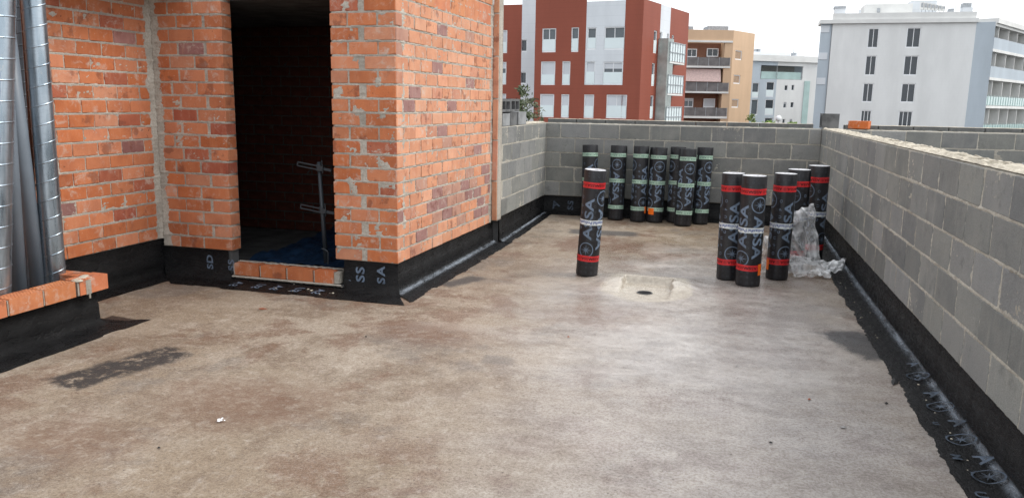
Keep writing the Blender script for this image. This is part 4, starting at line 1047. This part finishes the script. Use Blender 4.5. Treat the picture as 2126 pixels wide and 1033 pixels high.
def roof_part(fc, b, name, r, off, k, dep, m, back=0):
    a0, a1, z0, z1 = fc.rect(r, off, k); return fc.part(name, m, b, a0, a1, z0, z1, -back-dep, -back)

# 1 red and white house
A, C_, E_ = plan(1108, 73.4), plan(1327.5, 69), plan(1421, 79)
f1, f2_ = Facade(A, C_), Facade(C_, E_)
B1 = empty('apartment_building', (A.x, A.y+4, GZ)); tag(B1, 'terracotta red apartment house with white stripes and glass balconies', 'building')
B1.location = (0, 0, 0)
H1 = wins(f1, B1, [((352, 220, 458, 402), 'g', 302, 1), ((575, 212, 632, 400), 'g', 296, 0), ((697, 213, 768, 382), 'g', 290, 0), ((828, 208, 985, 382), 'g', 290, 1),
    ((342, 472, 452, 652), 'blind', 572, 0), ((505, 470, 567, 652), 'blind', 570, 0), ((683, 472, 757, 652), 'blind', 550, 0), ((818, 475, 970, 650), 'half', 553, 1),
    ((335, 720, 443, 898), 'blind', 806, 0), ((497, 722, 558, 902), 'blind', 808, 0), ((672, 724, 748, 905), 'blind', 812, 0), ((843, 725, 1000, 908), 'blind', 810, 1)], O4, K4)
rtop1 = f1.at(1327, -2)[1]; w0 = f1.at(1030+690/K4, 60)[0]; w1 = f1.at(1030+985/K4, 60)[0]; wz = f1.at(1030+820/K4, 651/K4)[1]
f1.wallmesh('wall', M_RED_C, B1, 0, w0, GZ, rtop1+.5, H1); f1.wallmesh('wall', M_RED_C, B1, w1, f1.L, GZ, rtop1, H1); f1.wallmesh('wall', M_RED_C, B1, w0, w1, GZ, wz, H1); f1.wallmesh('white_panel', M_WH, B1, w0, w1, wz, rtop1-.05, H1)
H2 = wins(f2_, B1, [((1207, 232, 1232, 410), 'g', 310, 0), ((1251, 243, 1270, 410), 'g', 320, 0), ((1310, 258, 1324, 345), 'g', None, 0), ((1345, 268, 1362, 345), 'g', None, 0),
    ((1192, 483, 1215, 660), 'g', 570, 0), ((1238, 490, 1256, 600), 'g', None, 0), ((1297, 500, 1311, 590), 'g', None, 0), ((1333, 508, 1349, 590), 'g', None, 0),
    ((1180, 732, 1205, 908), 'g', 815, 0), ((1222, 740, 1240, 850), 'g', None, 0), ((1284, 742, 1298, 830), 'g', None, 0), ((1318, 744, 1334, 830), 'g', None, 0)], O4, K4)
v0, v1 = f2_.at(1030+1262/K4, 30)[0], f2_.at(1030+1338/K4, 30)[0]
f2_.wallmesh('wall', M_RED_C, B1, 0, v0, GZ, rtop1, H2); f2_.wallmesh('white_panel', M_WH, B1, v0, v1, GZ, rtop1, H2); f2_.wallmesh('wall', M_RED_C, B1, v1, f2_.L, GZ, rtop1, H2)
shell(A, C_, [E_, E_+(A-C_)], GZ, rtop1-.3, M_RED_C, B1)
for (x0, y0, x1, y1) in ((1300, 335, 1413, 488), (1284, 580, 1398, 722), (1270, 820, 1384, 962)):
    a0, a1, z0, z1 = f2_.rect((x0, y0, x1, y1), O4, K4); out = 1.0
    a0 -= 1.6; a1 -= 1.6
    bal = f2_.part('balcony', M_SLAB, B1, a0, a1, z0-.15, z0, 0, out)
    f2_.part('glass_panel', M_FROST, bal, a0, a1, z0+.05, z1, out-.05, out-.02)
    f2_.part('glass_panel', M_FROST, bal, a0, a0+.03, z0+.05, z1, 0, out-.06)
    mb = MB(); n = 6
    for i in range(n+1): c = a0+(a1-a0)*i/n; f2_.box(mb, c-.03, c+.03, z0, z1+.05, out-.015, out+.03)
    f2_.box(mb, a0, a1, z1, z1+.06, out+.031, out+.06); f2_.box(mb, a0, a1, (z0+z1)/2-.03, (z0+z1)/2+.03, out+.031, out+.06)
    mb.build('railing', M_GREY, bal)
a0, a1, z0, z1 = f2_.rect((1262, 335, 1305, 960), O4, K4); f2_.part('metal_screen', plain('zinc_screen', (.40, .44, .42), .4, .5, .5, var=.2, sc=1), B1, a0-1.2, a1-1.2, GZ, z1+.4, .02, .95)
# its lower wing
A2, C2 = plan(1020, 80), plan(1080.5, 79); fw = Facade(A2, C2)
B1b = empty('apartment_building'); tag(B1b, 'lower red wing with a white stripe beside the terracotta house', 'building')
Hw = wins(fw, B1b, [((20, 232, 85, 408), 'blind', 322, 0), ((16, 475, 78, 648), 'half', 560, 0), ((12, 718, 75, 890), 'blind', 800, 0)], O4, K4)
wt_ = fw.at(1070, 10)[1]; fw.wallmesh('wall', M_RED_C, B1b, 0, fw.L, GZ, wt_, Hw)
C3 = plan(1113, 78.2); fw2 = Facade(C2, C3)
Hs = wins(fw2, B1b, [((190, 305, 236, 398), 'dark', None, 0), ((184, 552, 231, 643), 'dark', None, 0)], O4, K4)
fw2.wallmesh('white_panel', M_WH, B1b, 0, fw2.L, GZ, fw2.at(1090, -6)[1], Hs)
shell(A2, C3, [C3+Vector((3, 10, 0)), A2+Vector((2, 10, 0))], GZ, wt_-.3, M_RED_C, B1b)
# 2 beige house with balconies
A, C_, E_ = plan(1400, 95), plan(1514, 95), plan(1557.5, 99); f3, f4 = Facade(A, C_), Facade(C_, E_)
B2 = empty('apartment_building'); tag(B2, 'beige apartment house with brown recessed balconies and a pink awning', 'building')
zr = f3.at(1460, 62)[1]
f3.part('parapet', M_BEIGE, B2, 0, f3.L, f3.at(1460, 84)[1], zr, -.5, 0)
f3.part('eave_slab', M_SLAB, B2, 0, f3.L-.05, f3.at(1460, 88)[1], f3.at(1460, 84)[1]-.003, -.5, .12)
f3.part('back_wall', M_BRN, B2, 0, f3.L-1.05, GZ, f3.at(1460, 88)[1]-.004, -1.9, -1.5)
f3.part('corner_pier', M_BEIGE, B2, f3.L-.95, f3.L-.005, GZ, f3.at(1460, 88)[1]-.004, -1.5, -.005)
fb = Facade(A-f3.n*1.49, C_-f3.n*1.49)
for r, st, ba in (((1457, 375, 1535, 440), 'dark', 1), ((1612, 372, 1700, 437), 'dark', 1), ((1433, 752, 1507, 822), 'half', 1), ((1585, 755, 1674, 824), 'blind', 0)):
    q = fb.rect(r, O4, K4)
    fo = Facade(fb.A+f3.n*.26, fb.A+f3.n*.26+fb.u*fb.L); window(fo, B2, q, st, None, ba)
for (y0, y1, ys, kk) in ((440, 505, 520, 1), (632, 700, 714, 1), (825, 890, 906, 1)):
    z0 = f3.at(1460, ys/K4)[1]; z1 = f3.at(1460, y1/K4)[1]; z2 = f3.at(1460, y0/K4)[1]
    s_ = f3.part('balcony', M_SLAB, B2, 0, f3.L-.2, z0, z1, -1.48, .1)
    a1 = f3.L-.25
    for i in range(5):
        f3.part('railing_panel', M_RAIL, s_, a1*i/5+.03, a1*(i+1)/5-.03, z1+.03, z2, .0, .04)
    for i in range(6): f3.part('rail_post', M_GREY, s_, a1*i/5-.025, a1*i/5+.025, z1, z2+.04, .045, .07)
a0, a1, z0, z1 = f3.rect((1425, 527, 1722, 626), O4, K4)
mb = MB(); mb.quad(f3.P(0, z1, -.3), f3.P(a1, z1, -.3), f3.P(a1, z0, .15), f3.P(0, z0, .15)); mb.quad(f3.P(0, z1+.04, -.3), f3.P(0, z0+.04, .15), f3.P(a1, z0+.04, .15), f3.P(a1, z1+.04, -.3)); mb.build('awning', M_AWN, B2)
H4 = wins(f4, B2, [((1832, 385, 1883, 460), 'louvre', None, 0), ((1819, 573, 1870, 643), 'louvre', None, 0), ((1805, 758, 1857, 825), 'louvre', None, 0), ((1792, 940, 1845, 1010), 'louvre', None, 0)], O4, K4)
f4.wallmesh('wall', M_BEIGE, B2, 0, f4.L, GZ, zr, H4)
shell(A-f3.n*2.2, C_-f3.n*2.2, [E_, E_+(A-C_)], GZ, zr-.6, M_BEIGE, B2)
roof_part(f3, B2, 'roof_house', (1706, 205, 1868, 262), O4, K4, 3, M_BEIGE, 5); roof_part(f3, B2, 'tank_screen', (1706, 168, 1870, 204), O4, K4, 2.6, M_GREY, 5.1); roof_part(f3, B2, 'roof_vent', (1530, 178, 1568, 262), O4, K4, 1, M_GREY, 4); roof_part(f3, B2, 'solar_panel', (1478, 218, 1600, 262), O4, K4, 1, M_GREY, 6)
# 3 pale far house
A, C_ = plan(1557, 118), plan(1700, 121); f5 = Facade(A, C_)
B3 = empty('apartment_building'); tag(B3, 'distant pale grey house with an open roof terrace and small windows', 'building')
H5 = wins(f5, B3, [((180, 605, 240, 716), 'dark', 665, 0), ((172, 735, 236, 850), 'dark', 800, 0), ((167, 870, 228, 960), 'dark', None, 0), ((75, 612, 126, 722), 'g', 680, 0), ((68, 735, 120, 850), 'g', None, 0),
    ((316, 630, 341, 672), 'dark', None, 0), ((368, 628, 389, 670), 'dark', None, 0), ((307, 755, 331, 800), 'half', None, 0), ((360, 755, 385, 798), 'dark', None, 0), ((300, 880, 320, 922), 'dark', None, 0), ((352, 880, 373, 922), 'half', None, 0)], O5, K5)
hole = f5.rect((140, 482, 452, 588), O5, K5); zt5 = f5.at(1600, 455/K5)[1]
sA = f5.at(1540+250/K5, 200)[0]; sB = f5.at(1540+450/K5, 200)[0]; sC = f5.at(1540+495/K5, 200)[0]
f5.wallmesh('wall', M_PBL, B3, 0, sA, GZ, zt5, H5+[hole]); f5.wallmesh('wall', M_TILE, B3, sA, sB, GZ, zt5, H5+[hole]); f5.wallmesh('wall', M_TILE, B3, sB, f5.L, GZ, zt5, [hole])
f5.part('terrace_wall', M_SHADE, B3, hole[0], hole[1], hole[2], hole[3], -2.4, -2.2); f5.part('glass_guard', M_GRN, B3, hole[0]+.2, hole[1]-.2, hole[2]+.05, hole[2]+1.1, -.2, -.15)
f5.part('glass_strip', M_GRN, B3, sB+.1, sC, GZ, f5.at(1680, 600/K5)[1], .01, .08)
f5.part('roof_slab', M_SLAB, B3, -.3, f5.L, zt5+.005, zt5+.9, -10, .35)
roof_part(f5, B3, 'roof_storey', (75, 372, 425, 432), O5, K5, 5, M_WH, 2.4); roof_part(f5, B3, 'roof_storey', (455, 405, 520, 458), O5, K5, 5, M_WH, 2.)
for r in ((180, 352, 200, 372), (215, 350, 232, 372), (235, 388, 275, 410), (330, 392, 372, 404), (425, 388, 455, 402), (490, 380, 505, 420)): roof_part(f5, B3, 'chimney', (r[0], r[1], r[2], 440), O5, K5, 1, M_GREY, 3.4)
for xx in (150, 262, 470): roof_part(f5, B3, 'antenna', (xx, 345, xx+2, 440), O5, K5, .1, M_GREY, 3.)
shell(A-f5.n*2.6, C_-f5.n*2.6, [C_-f5.n*11, A-f5.n*11], GZ, zt5-.1, M_PBL, B3)
# 4 white house with side balconies
A, C_, D_, E_ = plan(1691, 88.6), plan(2008, 84.3), plan(2047, 83.4), plan(2170, 101.5); f6, f7, f8 = Facade(A, C_), Facade(C_, D_), Facade(D_, E_)
B4 = empty('apartment_building'); tag(B4, 'large white tiled apartment block with two window columns and side balconies', 'building')
H6 = wins(f6, B4, [((932, 210, 1012, 357), 'dark', None, 1), ((912, 412, 993, 559), 'dark', None, 1), ((893, 615, 971, 757), 'dark', None, 1), ((876, 815, 955, 960), 'dark', None, 2),
    ((1217, 205, 1322, 355), 'dark', None, 1), ((1197, 412, 1302, 559), 'dark', None, 1), ((1177, 617, 1281, 759), 'dark', None, 1), ((1156, 820, 1259, 960), 'dark', None, 2)], O5, K5)
ztw = f6.at(1900, 48)[1]; sP = f6.at(1728, 60)[0]
f6.wallmesh('wall', M_TILE, B4, sP, f6.L, GZ, ztw, H6)
f6.part('stair_glazing', M_PBL, B4, 0, sP-.04, GZ, ztw, -.3, -.15)
for y in (190, 390, 575):
    a0, a1, z0, z1 = f6.rect((585-(y-190)*.08, y, 650-(y-190)*.08, y+50), O5, K5); f6.part('stair_window', M_WH, B4, a0, a1, z0, z1, -.15, -.10)
f7.part('corner_panel', M_PBL, B4, 0, f7.L, GZ, ztw, -.4, 0)
f6.part('eave_slab', M_SLAB, B4, -.12, f6.L+.1, ztw+.004, ztw+.42, -3.0, .3)
q0 = f6.at(1730, 30)[0]; zp = f6.at(1850, 27)[1]; f6.part('parapet', M_SLAB, B4, q0, f6.L-.1, ztw+.424, zp, -.3, .12)
zs = [f8.at(2047, y/K5)[1] for y in (150, 350, 568, 780, 990)]
for i in range(5):
    s_ = f8.part('balcony', M_SLAB, B4, 0, f8.L, zs[i]-.28, zs[i], -1.7, .06)
    if i < 1: continue
    h_ = (zs[i-1]-zs[i])
    if i < 3: f8.part('glass_guard', M_PBL if i < 3 else M_GRN, s_, 0.05, f8.L-.05, zs[i]+.01, zs[i]+1.15, -.02, .02)
    else:
        n = 26; f8.part('glass_guard', M_GRN, s_, .05, f8.L-.05, zs[i]+.05, zs[i]+.95, -.03, -.005)
        for k in range(n): c = f8.L*(k+.5)/n; f8.part('rail_bar', M_GRN, s_, c-.05, c+.05, zs[i]+.01, zs[i]+1.1, .0, .04)
    for k in (1.9, 5.8, 9.4, 13.2, 17):
        if k < f8.L: f8.part('divider', M_SLAB, s_, k-.06, k+.06, zs[i]+.003, zs[i]+h_-.29, -1.66, -.1)
    for k in (2.6, 6.6, 10.2, 14.2): 
        if k+1.7 < f8.L: f8.part('balcony_door', M_GL, s_, k, k+1.7, zs[i]+.003, zs[i]+2.15, -1.72, -1.66)
f8.part('balcony_back_wall', M_SHADE, B4, 0, f8.L, GZ, zs[0]-.285, -2., -1.71)
f8.part('roof_edge', M_SLAB, B4, 0, f8.L, zs[0]+.004, zs[0]+.5, -3, .25)
shell(A-f6.n*.1, C_-f6.n*.6, [D_-f8.n*2.2, E_-f8.n*2.2, E_-f8.n*16, A-f6.n*9+f6.u*5], GZ, ztw-.02, M_TILE, B4)
for nm, r, m, d_, bk in (('penthouse', (935, 8, 1300, 140), M_SLAB, 4, 3), ('penthouse', (1300, -30, 1500, 140), M_WH, 4, 4.2), ('chimney', (700, 48, 782, 140), M_WH, 1.2, 2), ('chimney_cap', (698, 32, 786, 47), M_GREY, 1.4, 1.9), ('vent_pipe', (882, 58, 896, 140), M_WH, .3, 2), ('chimney', (1665, 40, 1742, 140), M_WH, 1.2, 2), ('chimney_cap', (1672, 6, 1738, 39), M_GREY, 1.1, 2.05), ('tank', (1565, 48, 1600, 140), M_GREY, 1, 2), ('antenna', (1611, 0, 1614, 140), M_GREY, .08, 2), ('penthouse_window', (1030, 38, 1054, 72), M_GREY, .05, 2.9), ('roof_house', (1900, 140, 1985, 200), M_GREY, 2, 3)):
    roof_part(f6, B4, nm, r, O5, K5, d_, m, bk)
for i in range(7):
    x = 1340+i*27; q = roof_part(f6, B4, 'air_conditioner', (x, 5+i*5, x+23, 60+i*2), O5, K5, .35, M_SLAB, 1.2)
    a0, a1, z0, z1 = f6.rect((x+4, 12+i*5, x+19, 45+i*2), O5, K5); f6.part('fan_grille', M_GREY, q, a0, a1, z0, z1, -1.2, -1.18)
    a0, a1, z0, z1 = f6.rect((x+9, 60+i*2, x+12, 100), O5, K5); f6.part('stand', M_GREY, q, a0, a1, z0-.2, z1, -1.5, -1.4)

# ------------------------------------------------------------------ trees and a lamp in the street
def tree(top_px, D, wid, hgt, seed, label, la, lb, leaf=.16, n=900, conic=False):
    rg = random.Random(seed); px, py = top_px; d = ray(px, py); top = CAMP+d*D
    e = empty('street_tree', (top.x, top.y, GZ)); tag(e, label, 'tree'); Ht = top.z-GZ
    tr = MB(); pts = [Vector((.25*nz(t_*3, seed), .25*nz(t_*3, seed+5), Ht*.93*t_)) for t_ in [i/8 for i in range(9)]]
    for i in range(8): tr.tube(pts[i], pts[i+1], .16*(1-i/8.6), .16*(1-(i+1)/8.6), 8, False)
    limbs = []
    for i in range(14):
        t_ = rg.uniform(.55, .95); a = rg.uniform(0, 2*PI); b0 = pts[int(t_*8)]; L = wid*.5*rg.uniform(.5, 1)*(1 if not conic else (1.15-t_)*2.4)
        c = b0+Vector((L*math.cos(a), L*math.sin(a), L*rg.uniform(.3, .9))); tr.tube(b0, c, .045, .012, 5, False); limbs.append((b0, c))
    tr.build('trunk', plain('bark', (.10, .075, .055), .9), e)
    mb = MB(); cl = []
    for k in range(26):
        t_ = rg.random(); z = Ht-hgt*t_; w_ = wid*.5*((.15+.85*t_) if conic else math.sin(PI*min(.95, .12+.85*t_))**.6); a = rg.uniform(0, 2*PI); r = w_*math.sqrt(rg.random())
        cl.append((Vector((r*math.cos(a), r*math.sin(a), z)), rg.uniform(.18, .42)*wid*.4))
    for b0, c in limbs: cl.append((c, wid*.14))
    for k in range(n):
        c, rr = rg.choice(cl); p = c+Vector((rg.gauss(0, .5), rg.gauss(0, .5), rg.gauss(0, .6)))*rr
        if p.z > Ht: p.z = 2*Ht-p.z
        u_ = Vector((rg.gauss(0, 1), rg.gauss(0, 1), rg.gauss(0, 1))).normalized(); w_ = u_.orthogonal().normalized(); s_ = leaf*rg.uniform(.5, 1.1)
        b0 = len(mb.v); mb.v += [p-u_*s_, p+w_*s_*.38, p+u_*s_, p-w_*s_*.38]; mb.f.append([b0, b0+1, b0+2, b0+3])
    mb.build('crown', m_leaf('leaves', la, lb), e); return e
tree((1086, 178), 38, 1.9, 4.5, 3, 'dark olive green tree with thin pointed shoots beside the red house', (.055, .075, .035, 1), (.11, .13, .07, 1), .13, 1500, True)
tree((1098, 205), 41, 1.5, 4.0, 9, 'grey green tree growing close to the white stripe of the red house', (.07, .085, .05, 1), (.13, .14, .085, 1), .13, 900)
tree((1561, 236), 70, 1.3, 4, 5, 'fresh green tree top in front of the beige house corner', (.09, .13, .03, 1), (.17, .22, .06, 1), .2, 700)
tree((1603, 251), 74, 2.4, 4, 6, 'fresh green tree top below the distant pale house', (.10, .17, .03, 1), (.2, .3, .06, 1), .22, 1000)
tree((1648, 254), 78, 2.0, 4, 12, 'small green tree top beside the white block corner', (.10, .16, .03, 1), (.18, .27, .06, 1), .2, 700)
d = ray(1616, 249); p = CAMP+d*80
e = empty('street_lamp', (p.x, p.y, GZ)); tag(e, 'white globe street lamp in front of the distant pale house', 'street lamp')
MB().tube((0, 0, 0), (0, 0, p.z-GZ), .07, .05, 10).build('lamp_post', M_GREY, e)
bm = bmesh.new(); bmesh.ops.create_uvsphere(bm, u_segments=16, v_segments=10, radius=.3); me = bpy.data.meshes.new('globe'); bm.to_mesh(me); bm.free()
for q in me.polygons: q.use_smooth = True
o = link('globe', me, e, M_FR); o.location = (0, 0, p.z-GZ+.15)
MB().tube((0, 0, p.z-GZ+.42), (0, 0, p.z-GZ+.5), .12, .03, 10).build('cap', M_GREY, e)
